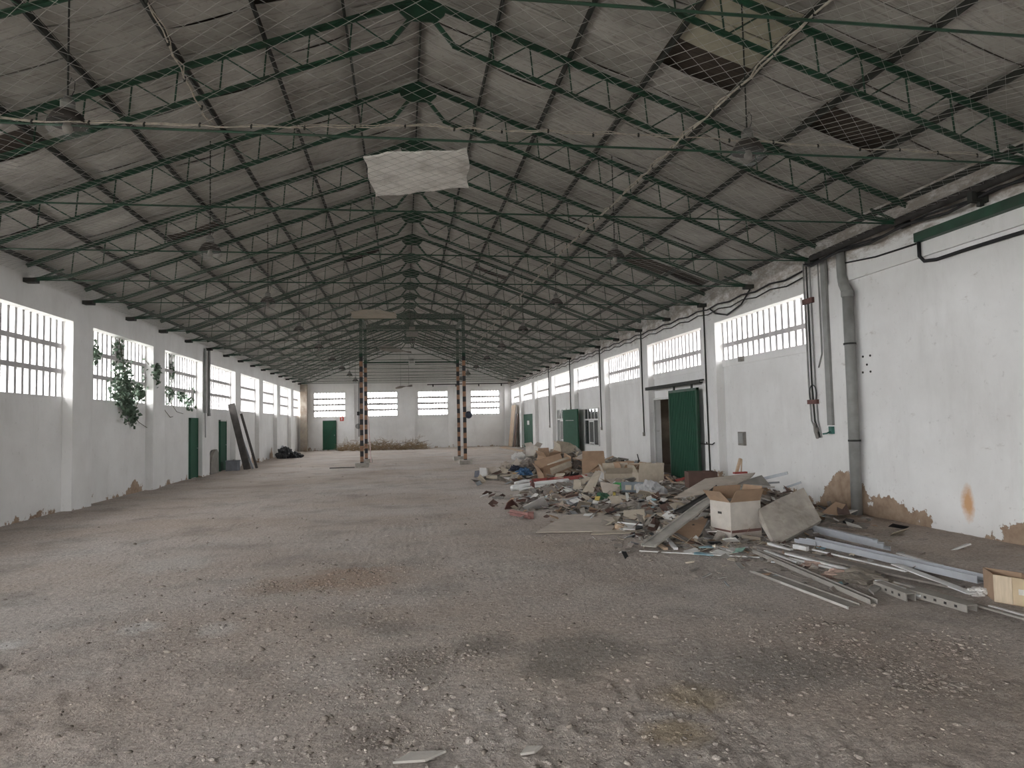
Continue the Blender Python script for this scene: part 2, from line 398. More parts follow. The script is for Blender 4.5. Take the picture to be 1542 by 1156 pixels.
# ------------------------------------------------------------------ floor
def floor_h(x, y):
    x = np.asarray(x, float); y = np.asarray(y, float)
    patch = np.clip((vnoise(x*.45+3, y*.45, 5)-.42)*3.5, 0, 1)
    big = vnoise(x*.7, y*.7, 1)*.010
    lump = (np.clip(vnoise(x*9, y*9, 2)-.5, 0, 1)*.030 + np.clip(vnoise(x*5, y*5, 4)-.55, 0, 1)*.040)*patch
    fine = np.clip(vnoise(x*21, y*21, 6)-.5, 0, 1)*.040*(.25+.75*np.clip((vnoise(x*.8+7, y*.8, 12)-.35)*3, 0, 1))
    return big + lump + fine - .010
def grid_obj(name, xs, ys, hf, mat):
    X, Y = np.meshgrid(xs, ys); Z = hf(X, Y)
    v = np.stack([X.ravel(), Y.ravel(), Z.ravel()], 1); nx = len(xs); ny = len(ys)
    i = np.arange(nx-1)[None, :] + nx*np.arange(ny-1)[:, None]
    f = np.stack([i, i+1, i+1+nx, i+nx], -1).reshape(-1, 4)
    me = bpy.data.meshes.new(name); me.from_pydata(v.tolist(), [], f.tolist()); me.materials.append(mat)
    me.polygons.foreach_set('use_smooth', [True]*len(me.polygons)); me.update()
    return link_mesh(name, me)
ys = [YBACK-.35]
while ys[-1] < YFAR+.3:
    y = ys[-1]; ys.append(y + (.25 if y < 1.8 else max(.028, .028*(y/3.0)**1.15)))
fl = grid_obj('floor', np.concatenate([np.linspace(WL-.35, -4.5, 40)[:-1], np.linspace(-4.5, 6.0, 330), np.linspace(6.0, WR+.4, 30)[1:]]), np.array(ys), floor_h, MF)
struct(fl)
struct(MB().box(-60, 60, -60, 110, -.5, -.3).build('ground', GROUND), 'bare ground outside the hall', 'ground')

# ------------------------------------------------------------------ walls
def lattice(name, n, ax, face, a, b, z0, z1, rows, pitch, lab):
    """concrete lattice window between a and b along the wall; face = plane of the bars"""
    ctr = (a+b)/2
    loc = (face, ctr, z0) if ax == 'x' else (ctr, face, z0)
    w = struct(empty('window_%d' % n, loc), lab, 'window')
    hb = .095 if ax == 'x' else .15
    def seg(u0, u1, q0, q1, name_, th=.10):
        m = MB()
        if ax == 'x': m.box(face-th/2, face+th/2, u0, u1, q0, q1)
        else: m.box(u0, u1, face-th/2, face+th/2, q0, q1)
        return m.build(name_, LATT, w)
    for zr in rows: seg(a, b, zr-hb/2, zr+hb/2, 'horizontal_bar', .12)
    k = max(2, round((b-a)/pitch))
    first = None
    for i in range(k+1):
        u = a+(b-a)*i/k; wd_ = .085 if ax == 'x' else .055
        if first is None: first = seg(u-wd_/2, u+wd_/2, z0, z1, 'vertical_bar')
        else:
            d = u-a
            link_mesh('vertical_bar', first.data, (0, d, 0) if ax == 'x' else (d, 0, 0), w)
WN = 0
# left wall: recessed panels, pilasters and flush lintel
RL = .2
wl = struct(MB().box(WL-.36, WL, YBACK-.35, YFAR+.3, 3.98, 5.35).build('wall_left', MW))
for k in range(-4, 18, 2):
    y = TY(k)
    if y > YBACK: MB().box(WL-.36, WL, y-.47, y+.47, -.05, 3.98).build('pilaster', MW, wl)
MB().box(WL-.36, WL-.0, YFAR-.25, YFAR+.3, -.05, 3.98).build('pilaster', MW, wl)
for i, (a, b) in enumerate(LBAYS):
    MB().box(WL-.36, WL-RL, a, b, -.05, 2.39).build('wall_panel', MW, wl)
    WN += 1
    lattice('window', WN, 'x', WL-RL-.06, a, b, 2.39, 3.98, (2.92, 3.45), .25, 'concrete lattice window of three rows in the left wall')
# right wall
wr = struct(MB().box(WR, WR+.36, 10.55, YFAR+.3, 3.95, 5.35).build('wall_right', MW))
MB().box(WR, WR+.36, YBACK-.35, 10.62, -.05, 3.91).build('near_wall_panel', MW, wr)
MB().box(WR-.05, WR+.36, YBACK-.35, 10.60, 3.91, 5.35).build('wall_beam', MW, wr)
MB().box(WR-.03, WR+.36, 10.60, 11.92, -.05, 3.95).build('pilaster', MW, wr)
for k in range(4, 18, 2):
    y = TY(k)-.08
    MB().box(WR, WR+.36, y-.39, y+.40, -.05, 3.95).build('pilaster', MW, wr)
OPEN = (18.55, 20.52, 2.23)
RB2 = [(11.92, TY(4)-.47)] + [(TY(k)+.32, TY(k+2)-.47) for k in range(4, 16, 2)] + [(TY(16)+.32, YFAR-.3)]
for a, b in RB2:
    x0, x1 = WR+.2, WR+.36
    if a < OPEN[0] < b:
        MB().box(x0, x1, a, OPEN[0], -.05, 2.87).build('wall_panel', MW, wr)
        MB().box(x0, x1, OPEN[0], b, OPEN[2], 2.87).build('wall_panel', MW, wr)
        if b > OPEN[1]: MB().box(x0, x1, OPEN[1], b, -.05, OPEN[2]).build('wall_panel', MW, wr)
    else: MB().box(x0, x1, a, b, -.05, 2.87).build('wall_panel', MW, wr)
    MB().box(WR+.17, x1, a, b, 2.87, 3.03).build('window_sill', MW, wr)
    WN += 1
    lattice('window', WN, 'x', WR+.26, a, b, 3.03, 3.95, (3.39,), .25, 'concrete lattice window of two rows in the right wall')
MB().box(WR, WR+.36, YFAR-.3, YFAR+.3, -.05, 3.95).build('pilaster', MW, wr)
# far wall with gable
def gable(m, y0, y1, z0):
    xa, xb = WL-.36, WR+.36
    pr = [(xa, z0), (xb, z0), (xb, roofz(xb)+.2), (XR, ZRT+.2), (xa, roofz(xa)+.2)]
    vs = [(x, y, z) for y in (y0, y1) for x, z in pr]; n = 5
    m.add(vs, [tuple(range(n)), tuple(range(2*n-1, n-1, -1))] + [((i+1) % n, i, n+i, n+(i+1) % n) for i in range(n)])
m = MB(); gable(m, YFAR, YFAR+.36, 3.9); wf = struct(m.build('wall_far', MW))
xs_ = [WL-.36] + [q for w_ in FWIN for q in w_] + [WR+.36]
for i in range(0, len(xs_), 2): MB().box(xs_[i], xs_[i+1], YFAR, YFAR+.36, 2.3, 3.9).build('wall_panel', MW, wf)
MB().box(WL-.36, WR+.36, YFAR, YFAR+.36, -.05, 2.3).build('wall_panel', MW, wf)
for x0, x1 in ((-3.74, -3.36), (-.45, .71), (3.02, 3.40), (7.02, 7.5)): MB().box(x0, x1, YFAR-.14, YFAR, -.05, 4.42).build('pilaster', MW, wf)
for a, b in FWIN:
    WN += 1; lattice('window', WN, 'y', YFAR+.12, a, b, 2.3, 3.9, (2.7, 3.1, 3.5), .205, 'concrete lattice window of four rows in the far wall')
# wall behind the viewer, with the wide gateway that lets in daylight
m = MB(); gable(m, YBACK-.36, YBACK, 3.2); wb = struct(m.build('wall_near', MW))
MB().box(WL-.36, -5.0, YBACK-.36, YBACK, -.05, 3.2).build('wall_panel', MW, wb)
MB().box(-1.6, WR+.36, YBACK-.36, YBACK, -.05, 3.2).build('wall_panel', MW, wb)

# ------------------------------------------------------------------ roof
m = MB()
for sg in (-1, 1):
    xe = XR+sg*7.9; y0, y1 = YBACK-.6, YFAR+.6; dz = .24
    a = (XR, ZRT+dz+.02); e = (xe, roofz(xe)+dz+.02)
    m.slab([(a[0], y0, a[1]), (e[0], y0, e[1]), (e[0], y1, e[1]), (a[0], y1, a[1])][::sg], .05)
ceil = struct(m.build('ceiling', ROOFB)); CO = WLOC['ceiling']
PS = 7.18/7                                            # purlin spacing, level
ANG = math.atan(SLOPE)
def panel_geo(sag, wobble, r):
    U, V = 7, 3; L = PS/math.cos(ANG)-.012; Wd = SP/4-.022; vs = []
    for s_ in (0, 1):
        for j in range(V):
            for i in range(U):
                u = i/(U-1); v = j/(V-1)
                vs.append((u*L+.006, (v-.5)*Wd, -sag*4*u*(1-u) + wobble*math.sin(3*u+5*v+r)*u*(1-u) - (.014 if s_ else 0)))
    fs = []; N = U*V
    for j in range(V-1):
        for i in range(U-1):
            q = j*U+i; fs.append((q, q+1, q+U+1, q+U)); fs.append((N+q+U, N+q+U+1, N+q+1, N+q))
    for j, flip in ((0, 1), (V-1, 0)):
        for i in range(U-1):
            q = j*U+i; f = (q, N+q, N+q+1, q+1); fs.append(f[::-1] if flip else f)
    return vs, fs
VAR = [panel_geo(random.uniform(.012, .06), random.uniform(-.05, .05), random.uniform(0, 6)) for _ in range(10)]
VME = []
for vs, fs in VAR:
    me = bpy.data.meshes.new('ceiling_panel'); me.from_pydata(vs, [], fs); me.materials.append(MP); me.update(); VME.append(me)
yme = VME[0].copy(); yme.materials.clear(); yme.materials.append(YPAN)
HOLES = {(3, 0, 2), (5, 0, 2), (3, 0, 2), (-6, 1, 1), (-2, 0, 2), (5, 3, 3), (5, 4, 0), (6, 3, 3), (-5, 3, 2), (-2, 6, 1), (2, 6, 2)}
YELLOW = {(3, 0, 1), (3, 0, 0)}
allp = []
for s_ in range(-7, 7):
    for k in range(-3, 18):
        for q in range(4):
            if (s_, k, q) in HOLES: continue
            y = TY(k)+(q+.5)*SP/4
            if y > YFAR-.05: continue
            side = 1 if s_ >= 0 else -1
            d = s_*PS if side > 0 else (-s_-1)*PS
            x = XR+side*d; z = ZRT-SLOPE*d+.125
            allp.append((s_, k, q, x, y, z, side, random.randrange(10)))
def seen(p):
    c = Vector((p[3]+p[6]*.5, p[4], p[5]-.2)); d = c-CAM; dd = d.dot(Fv)
    if dd < 1: return 0
    u = W/2+FPX*d.dot(R2)/dd; v = H/2-FPX*d.dot(U2)/dd
    return 1/d.length if -60 < u < W+60 and v > -60 else 0
allp.sort(key=seen, reverse=True)
rest = MB()
for i, (s_, k, q, x, y, z, side, vi) in enumerate(allp):
    rot = (0, ANG, 0) if side > 0 else (0, ANG, math.pi)
    if i < 290:
        link_mesh('ceiling_panel', yme if (s_, k, q) in YELLOW else VME[vi], (x-CO.x, y-CO.y, z-CO.z), ceil, rot)
    else:
        Mx = Matrix.Translation((x, y, z)) @ Matrix.Rotation(rot[2], 4, 'Z') @ Matrix.Rotation(ANG, 4, 'Y')
        rest.M = Mx; rest.add(*VAR[vi])
o = rest.build('ceiling_panels_far', MP, ceil); o['kind'] = 'stuff'
for k in range(-7, 8):
    x = XR+k*PS; z = roofz(x)+.055
    if abs(k) == 7: x -= .05*(1 if k > 0 else -1)
    o = MB().box(x-.014, x+.014, YBACK+.0, YFAR, z-.055, z+.03).build('purlin', RUSTG)
    tag(o, 'dark ridge purlin running along the top of the roof' if k == 0 else (('dark purlin along the top of the ivy window wall' if k < 0 else 'dark purlin along the top of the sliding door wall') if abs(k) == 7 else 'dark roof purlin running lengthwise over the ivy window side' if k < 0 else 'dark roof purlin running lengthwise over the rubbish heap side'), 'purlin', 'purlins under the roof')

# trusses
def make_truss():
    r = empty('roof_truss', (XR, 0, ZB)); D = .52
    tag(r, 'dark green roof truss with a pendant lamp hanging at either side', 'truss', 'roof trusses')
    for sg in (-1, 1):
        P = lambda d, dz=0: Vector((XR+sg*d, 0, ZRT-SLOPE*d+dz))
        mm = MB(); mm.bar(P(0, -.05)+Vector((0, 0, 0)), P(7.18, -.05), .10, .012); mm.bar(P(0, -.05), P(7.18, -.05), .022, .09)
        mm.build('upper_chord', GREEN, r)
        nodes = [.95+.545*j for j in range(11)]
        lc = [P(.41, -D), P(nodes[-1], -D), Vector((XR+sg*7.18, 0, ZB))]
        mm = MB()
        for a, b in zip(lc[:-1], lc[1:]): mm.bar(a, b, .085, .012); mm.bar(a, b, .02, .07)
        mm.build('lower_chord', GREEN, r)
        MB().bar(P(.16, -.28), P(.42, -D+.01), .05, .05).build('kink_strut', GREEN, r)
        lows = [.43]+nodes
        for j, d in enumerate(lows):
            if j > 0: MB().path([P(d-.02, -.08), P(d+.02, -D)], .011, 5).build('vertical_bar', GREEN, r)
            nx = lows[j+1]-.06 if j+1 < len(lows) else 6.98
            MB().path([P(d+.05, -D+.01), P(nx, -.09)], .010, 5).build('diagonal_bar', GREEN, r)
        MB().bar(Vector((XR+sg*7.02, 0, ZB+.02)), P(6.55, -.35), .03, .03).build('end_strut', GREEN, r)
        MB().box(min(XR+sg*7.0, XR+sg*7.2), max(XR+sg*7.0, XR+sg*7.2), -.09, .09, ZB-.05, ZB+.03).build('bearing_plate', RUSTG, r)
    z0 = ZRT-.36
    pr = [(-.34, ZRT-.02-SLOPE*.34), (-.30, ZRT-.26), (-.19, z0), (.19, z0), (.30, ZRT-.26), (.34, ZRT-.02-SLOPE*.34), (0, ZRT-.01)]
    mm = MB()
    mm.slab([(XR+x, -.012, z) for x, z in pr], .024)
    mm.build('gusset_plate', GREEN, r)
    MB().path([(XR-7.16, 0, ZB), (XR+7.16, 0, ZB)], .012, 6).build('tie_rod', GREEN, r)
    return r
T0_ = make_truss(); kids = list(T0_.children)
for i, k in enumerate(range(-2, 18)):
    if i == 0: r = T0_; r.location.y = TY(k); continue
    r = T0_.copy(); COL.objects.link(r); r.location.y = TY(k)
    if k % 2: r['label'] = 'dark green roof truss without lamps, between two lamp bearing trusses'
    for c in kids:
        d = c.copy(); COL.objects.link(d); d.parent = r

# bird net lying on the tie rods
m = MB(); vs = []; fs = []
zn = ZB+.075; x0, x1, yA, yB = WL+.15, WR-.15, 1.0, 47.6; rr = .0017; st = .19
for sg in (1, -1):
    n = int((x1-x0+yB-yA)/st)
    for i in range(n):
        c = i*st
        if sg > 0: xa = max(x0, x0+c-(yB-yA)); ya = yA+c-(xa-x0); xb = min(x1, x0+c); yb = yA+c-(xb-x0)
        else: xa = min(x1, x1-c+(yB-yA)); ya = yA+c-(x1-xa); xb = max(x0, x1-c); yb = yA+c-(x1-xb)
        nn = max(1, int(abs(xb-xa)/2.5)); prev = None
        for j in range(nn+1):
            t = j/nn; x = xa+(xb-xa)*t; y = ya+(yb-ya)*t
            ph = ((y-TY(0))/SP) % 1.0
            z = zn - .09*4*ph*(1-ph)*.5
            o = len(vs); vs += [(x-rr, y, z-rr), (x+rr, y, z-rr), (x, y, z+rr)]
            if prev is not None: fs += [(prev+a, prev+(a+1) % 3, o+(a+1) % 3, o+a) for a in range(3)]
            prev = o
m.add(vs, fs)
tag(m.build('bird_net', WIRE), 'thin diamond mesh bird net stretched flat across the tie rods', 'net')
def rope(pts, r, label, knots=.45):
    mm = MB(); L = []
    for a, b in zip(pts[:-1], pts[1:]):
        a = Vector(a); b = Vector(b); n = max(2, int((b-a).length/.16))
        for i in range(n): L.append(a+(b-a)*(i/n)+Vector((random.uniform(-.012, .012), 0, random.uniform(-.015, .012))))
    L.append(Vector(pts[-1])); e = empty('net_rope', L[0]); tag(e, label, 'rope')
    mm.path(L, r, 5); mm.build('strand', ROPE, e)
    L2 = [p+Vector((random.uniform(-.02, .02), .01, random.uniform(.0, .03))) for p in L]
    MB().path(L2, r*.8, 5).build('strand', ROPE, e)
    d = knots
    kn = None; i = 3; k = MB()
    while i < len(L)-1:
        k.path([L[i]+Vector((0, 0, -.022)), L[i], L[i]+Vector((.004, .01, .024))], [.009, .013, .008], 5); i += 3
    k.build('knots', RUSTG, e)
zr = ZB+.11
rope([(WL+.2, 6.7, zr-.12), (-3.0, 6.75, zr-.09), (-1.72, 6.76, zr-.07), (.2, 6.79, zr+.02), (2.95, 6.79, zr+.03), (5, 6.79, zr), (7.1, 6.79, zr-.03)], .006, 'pale knotted rope crossing the hall along the net seam')
rope([(3.05, 2.5, zr), (3.02, 4.33, zr), (3.0, 5.26, zr), (2.93, 6.7, zr+.01), (2.86, 8.75, zr), (2.74, 11.9, zr), (2.7, 19, zr), (2.7, 28, zr)], .009, 'pale rope lacing the net lengthwise on the right of the ridge')
rope([(-1.68, 2.5, zr), (-1.7, 4.9, zr), (-1.76, 5.8, zr), (-1.78, 6.76, zr-.05)], .006, 'short pale rope lacing the net on the left of the ridge')
# fallen boards caught by the net
def fallen(pts, mat, label, th=.02, seg=8, wave=.05, wires=()):
    mm = MB(); c = [Vector(p) for p in pts]; vs = []; fs = []; n = seg
    for t_ in (0, 1):
        for j in range(n+1):
            for i in range(n+1):
                u = i/n; v = j/n
                p = c[0]*(1-u)*(1-v)+c[1]*u*(1-v)+c[2]*u*v+c[3]*(1-u)*v
                e = .02*math.sin(17*u+9*v)*(1 if v in (0, 1) or u in (0, 1) else 0)
                vs.append((p.x+e, p.y+e, p.z+wave*(math.sin(3.3*u+1.0+p.x)*math.cos(2.1*v))-t_*th))
    N = (n+1)*(n+1)
    for j in range(n):
        for i in range(n):
            q = j*(n+1)+i; fs.append((q, q+1, q+n+2, q+n+1)); fs.append((N+q+n+1, N+q+n+2, N+q+1, N+q))
    for i in range(n):
        a = i; fs.append((a, N+a, N+a+1, a+1)); a = n*(n+1)+i; fs.append((a+1, N+a+1, N+a, a))
        a = i*(n+1); fs.append((a+n+1, N+a+n+1, N+a, a)); a = i*(n+1)+n; fs.append((a, N+a, N+a+n+1, a+n+1))
    mm.add(vs, fs); o = tag(mm.build('fallen_board', mat), label, 'board')
    for x, y in wires: MB().path([(x, y, 3.95), (x, y, roofz(x)+.25)], .006, 4).build('wire', RUSTG, o)
fallen([(-.41, 7.66, 4.60), (.72, 7.28, 4.63), (.82, 8.5, 4.60), (-.33, 8.81, 4.58)], WPAN, 'white torn ceiling board lying on the net under the ridge', wave=.03)
fallen([(-1.35, 18.3, 4.62), (-.18, 18.3, 4.62), (-.18, 19.4, 4.60), (-1.35, 19.4, 4.60)], CARDL, 'pale fallen board on the net before the green gantry')
fallen([(-.95, 27.4, 4.70), (.3, 27.4, 4.55), (.3, 27.9, 4.52), (-.95, 27.9, 4.66)], GWOOD, 'sagging brown board on the net beside the gantry hoist', wave=.09)
fallen([(-.5, 42.5, 3.85), (.5, 42.6, 4.05), (.5, 43.4, 4.07), (-.5, 43.4, 3.9)], GWOOD, 'brown board hanging below the roof near the far wall', wave=.08, wires=[(-.2, 43.0), (.3, 43.0)])

# pendant lamps
def make_lamp():
    r = empty('pendant_lamp', (0, 0, 4.35)); tag(r, 'dark bell shaped pendant lamp with glass bowl on the ivy window side', 'lamp', 'pendant lamps in two rows')
    MB().lathe((0, 0, 4.48), [(.168, 0), (.165, .02), (.145, .05), (.125, .09), (.085, .125), (.055, .135)], 20).build('shade', SHADE, r, True)
    MB().lathe((0, 0, 4.605), [(.0, 0), (.062, .0), (.062, .09), (.045, .10), (.03, .13), (.0, .13)], 14).build('neck', LNECK, r, True)
    MB().lathe((0, 0, 4.35), [(.0, .0), (.08, .004), (.135, .02), (.172, .06), (.185, .105), (.172, .135)], 20).build('glass_bowl', GLASS, r, True)
    MB().lathe((0, 0, 4.39), [(.0, 0), (.035, .01), (.045, .05), (.03, .1), (.0, .1)], 10).build('bulb', GREYB, r, True)
    MB().path([(0, 0, 4.73), (.0, 0, 5.3), (0, 0, 6.28)], .009, 6).build('rod', RUSTG, r)
    MB().path([(.03, 0, 4.74), (.055, 0, 4.80), (.06, 0, 4.88), (.03, 0, 4.92), (.01, 0, 4.86)], .004, 5).build('hook', BLACK, r)
    return r
L0 = make_lamp(); lk = list(L0.children); first = True
for k in range(0, 18, 2):
    for x in (-3.03, 3.67):
        if first: L0.location = (x, TY(k), 4.35); first = False; continue
        r = L0.copy(); COL.objects.link(r); r.location = (x, TY(k), 4.35)
        if x > 0: r['label'] = 'dark bell shaped pendant lamp with glass bowl on the rubbish heap side'
        for c in lk: d = c.copy(); COL.objects.link(d); d.parent = r

# ------------------------------------------------------------------ gantry crane
YG0, YG1, XG0, XG1 = 28.15, 31.35, -1.68, 2.42
g = empty('gantry_crane', (.37, 29.7, 0)); tag(g, 'green gantry frame on four black and orange banded posts with hoist', 'gantry crane')
for y in (YG0, YG1):
    for x in (XG0, XG1):
        MB().box(x-.065, x+.065, y-.065, y+.065, .15, 5.95).build('post', MS, g)
        MB().box(x-.25, x+.25, y-.25, y+.25, 0, .17).build('footing', CONC, g)
    mm = MB(); mm.box(XG0-.07, XG1+.07, y-.06, y+.06, 5.90, 5.92); mm.box(XG0-.07, XG1+.07, y-.06, y+.06, 6.10, 6.12); mm.box(XG0-.07, XG1+.07, y-.012, y+.012, 5.92, 6.10)
    mm.build('cross_beam', GREEN, g)
for x in (XG0, XG1): MB().box(x-.05, x+.05, YG0, YG1, 5.93, 6.08).build('side_beam', GREEN, g)
mm = MB(); mm.box(.30, .44, YG0, YG1, 5.72, 5.74); mm.box(.30, .44, YG0, YG1, 5.88, 5.90); mm.box(.36, .38, YG0, YG1, 5.74, 5.88); mm.build('runway_beam', GREEN, g)
MB().box(XG0, XG1, YG1-.03, YG1+.03, 4.40, 4.46).build('brace_bar', GREEN, g)
lp = MB().box(.22, .50, YG1-.05, YG1-.035, 4.27, 4.68).build('load_plate', SIGNW, g)
for z in (4.40, 4.48, 4.56): MB().box(.26, .46, YG1-.054, YG1-.05, z, z+.025).build('plate_marking', DARK, lp)
hz = MB(); hz.lathe((.37, 29.2, 5.46), [(0, -.25), (.13, -.25), (.15, -.22), (.15, .2), (.11, .25), (0, .25)], 16, 'x'); hz.box(.25, .49, 29.08, 29.32, 5.55, 5.73)
ho = hz.build('hoist', GREYB, g)
MB().path([(.37, 29.2, 5.4), (.37, 29.2, 5.12)], .015, 6).build('hoist_chain', BLACK, ho)
hk = MB(); hk.box(.27, .47, 29.12, 29.28, 5.05, 5.22); hk.path([(.37, 29.2, 5.05), (.42, 29.2, 4.98), (.42, 29.2, 4.9), (.36, 29.2, 4.86), (.31, 29.2, 4.92)], .025, 6); hk.build('hook_block', BLACK, ho)
MB().path([(XG0-.09, YG0-.07, 3.4), (XG0-.1, YG0-.08, 1.2)], .015, 6).build('cable', BLACK, g)
MB().lathe((XG0-.13, YG0-.02, 1.62), [(0, -.03), (.11, -.03), (.11, .03), (0, .03)], 14, 'y').build('cable_wheel', PVC, g)
MB().box(XG0-.17, XG0-.07, YG0-.1, YG0, 2.05, 2.2).build('switch_box', BLACK, g)
MB().lathe((XG1+.16, YG0-.02, 1.98), [(0, -.08), (.09, -.08), (.14, -.05), (.15, 0), (.14, .05), (.09, .08), (0, .08)], 16, 'y').build('cable_reel', M('dark_blue_reel', (.02, .025, .045), .3, 8, .5), g, True)
o = MB().path([(XG0+.22, YG1-.35, .02), (XG0+.07, YG1-.08, 2.6)], .022, 8).build('barrier_pole', M('pale_pink_pole', (.55, .42, .40), .2, 3, .6)); tag(o, 'pale pink pole leaning on the rear left gantry post', 'pole')

# ------------------------------------------------------------------ doors, rails and wall fittings
def door_slab(n, mm_list, loc, label):
    d = struct(empty('door_%d' % n, loc), label, 'door'); return d
# left narrow doors
for n, (a, b, z1) in enumerate(((24.50, 25.30, 1.97), (28.28, 29.15, 1.93)), 1):
    d = door_slab(n, None, (WL-RL, (a+b)/2, 0), 'narrow dark green door beside the ivy windows' if n == 1 else 'narrow dark green door next to the leaning boards')
    lf = MB().box(WL-RL, WL-RL+.05, a, b, .02, z1).build('leaf', GDOOR, d)
    for q in (a-.03, b+.0): MB().box(WL-RL, WL-RL+.07, q-.02, q+.03, 0, z1+.05).build('jamb', GDOOR, d)
    MB().box(WL-RL, WL-RL+.07, a-.05, b+.03, z1, z1+.06).build('lintel', GDOOR if n == 1 else FRAME, d)
    MB().path([(WL-RL+.05, b-.1, 1.0), (WL-RL+.09, b-.1, 1.0), (WL-RL+.09, b-.2, 1.0)], .01, 6).build('handle', STEEL, lf)
# far door
d = door_slab(3, None, (-5.04, YFAR, 0), 'dark green metal door in the far wall')
lf = MB().box(-5.45, -4.63, YFAR-.05, YFAR+.02, .05, 1.99).build('leaf', GDOOR, d)
for x in (-5.49, -4.63): MB().box(x, x+.04, YFAR-.07, YFAR+.02, 0, 2.03).build('jamb', GREEN, d)
MB().box(-5.45, -4.63, YFAR-.07, YFAR+.02, 1.99, 2.03).build('lintel', GREEN, d)
MB().bar((-5.40, YFAR-.06, .15), (-4.68, YFAR-.06, 1.9), .05, .02, (0, 1, 0)).build('brace', GREEN, lf)
MB().box(-4.74, -4.70, YFAR-.09, YFAR-.05, .98, 1.06).build('handle', STEEL, lf)
# sliding door on the right
d = door_slab(4, None, (WR-.1, 17.7, 0), 'tall green ribbed sliding door hanging from a rail')
lf = MB().box(WR-.10, WR-.06, 16.76, 18.62, .04, 2.40).build('leaf', GDOOR, d)
y = 16.80
while y < 18.6:
    MB().box(WR-.118, WR-.10, y, y+.035, .05, 2.39).build('rib', GDOOR, lf); y += .115
MB().box(WR-.12, WR-.05, 16.74, 16.78, .03, 2.42).build('edge_channel', GREEN, d)
MB().box(WR-.12, WR-.05, 18.59, 18.64, .03, 2.42).build('edge_channel', GREEN, d)
MB().box(WR-.12, WR-.05, 16.74, 18.64, 2.36, 2.43).build('edge_channel', GREEN, d)
for q in (17.1, 18.3): MB().box(WR-.10, WR-.07, q-.04, q+.04, 2.40, 2.60).build('hanger', RUSTG, d)
o = MB(); o.box(WR-.13, WR-.04, 16.5, 20.5, 2.53, 2.56); o.box(WR-.13, WR-.11, 16.5, 20.5, 2.56, 2.62); o.box(WR-.06, WR+.02, 16.5, 20.5, 2.60, 2.63)
rl = o.build('trim_1', RUSTG); struct(rl, 'dark steel rail above the sliding door', 'rail')
# opening jamb and dim room behind
rm = struct(MB().box(WR+.36, WR+5.4, OPEN[0]-1.5, OPEN[1]+3.5, -.06, -.0).build('side_room_floor', ROOM), 'dim floor of the room behind the sliding door', 'floor')
MB().box(WR+5.4, WR+5.5, OPEN[0]-1.5, OPEN[1]+3.5, -.06, 1.4).build('wall_panel', ROOM, rm)
MB().box(WR+5.4, WR+5.5, OPEN[0]-1.5, OPEN[1]+3.5, 1.58, 2.9).build('wall_panel', ROOM, rm)  # gap between the two panels is added, unseen, to let light in
MB().box(WR+.36, WR+5.4, OPEN[0]-1.6, OPEN[0]-1.5, -.06, 2.9).build('wall_panel', ROOM, rm)
MB().box(WR+.36, WR+5.4, OPEN[1]+3.5, OPEN[1]+3.6, -.06, 2.9).build('wall_panel', ROOM, rm)
MB().box(WR+.36, WR+5.4, OPEN[0]-1.6, OPEN[1]+3.6, 2.9, 3.0).build('ceiling_slab', ROOM, rm)
MB().box(WR+.14, WR+.20, OPEN[1]-.02, OPEN[1]+.06, 0, OPEN[2]+.05).build('door_jamb', FRAME, wr)
MB().box(WR+.14, WR+.20, OPEN[0], OPEN[1], OPEN[2], OPEN[2]+.06).build('door_lintel', FRAME, wr)
o = MB(); o.box(WR+3.2, WR+3.9, 21.5, 22.4, 0, 1.25); o.box(WR+3.15, WR+3.95, 21.45, 22.45, 1.25, 1.3); tag(o.build('storage_cabinet', WOOD), 'brown cabinet standing in the dim room behind the opening', 'cabinet')
# mid green door in front of the pilaster
d = door_slab(5, None, (WR-.1, 30.6, 0), 'wide green door between the two barred windows')
lf = MB().box(WR-.10, WR-.05, 29.2, 32.0, .03, 2.16).build('leaf', GDOOR, d)
for z in (1.72, 1.80, 1.88, 1.96, 2.04, 2.12): MB().box(WR-.115, WR-.10, 29.22, 31.98, z, z+.03).build('rib', GDOOR, lf)
MB().box(WR-.115, WR-.10, 29.9, 31.4, 1.66, 1.675).build('seam', FRAME, lf)
d = door_slab(6, None, (WR+.2, 43.2, 0), 'green double door with a small white notice')
for a, b in ((41.2, 43.0), (43.03, 44.4)): MB().box(WR+.15, WR+.2, a, b, .03, 2.13).build('leaf', GDOOR, d)
MB().box(WR+.14, WR+.15, 42.3, 43.2-.2, 1.46, 1.72).build('notice', SIGNW, d)
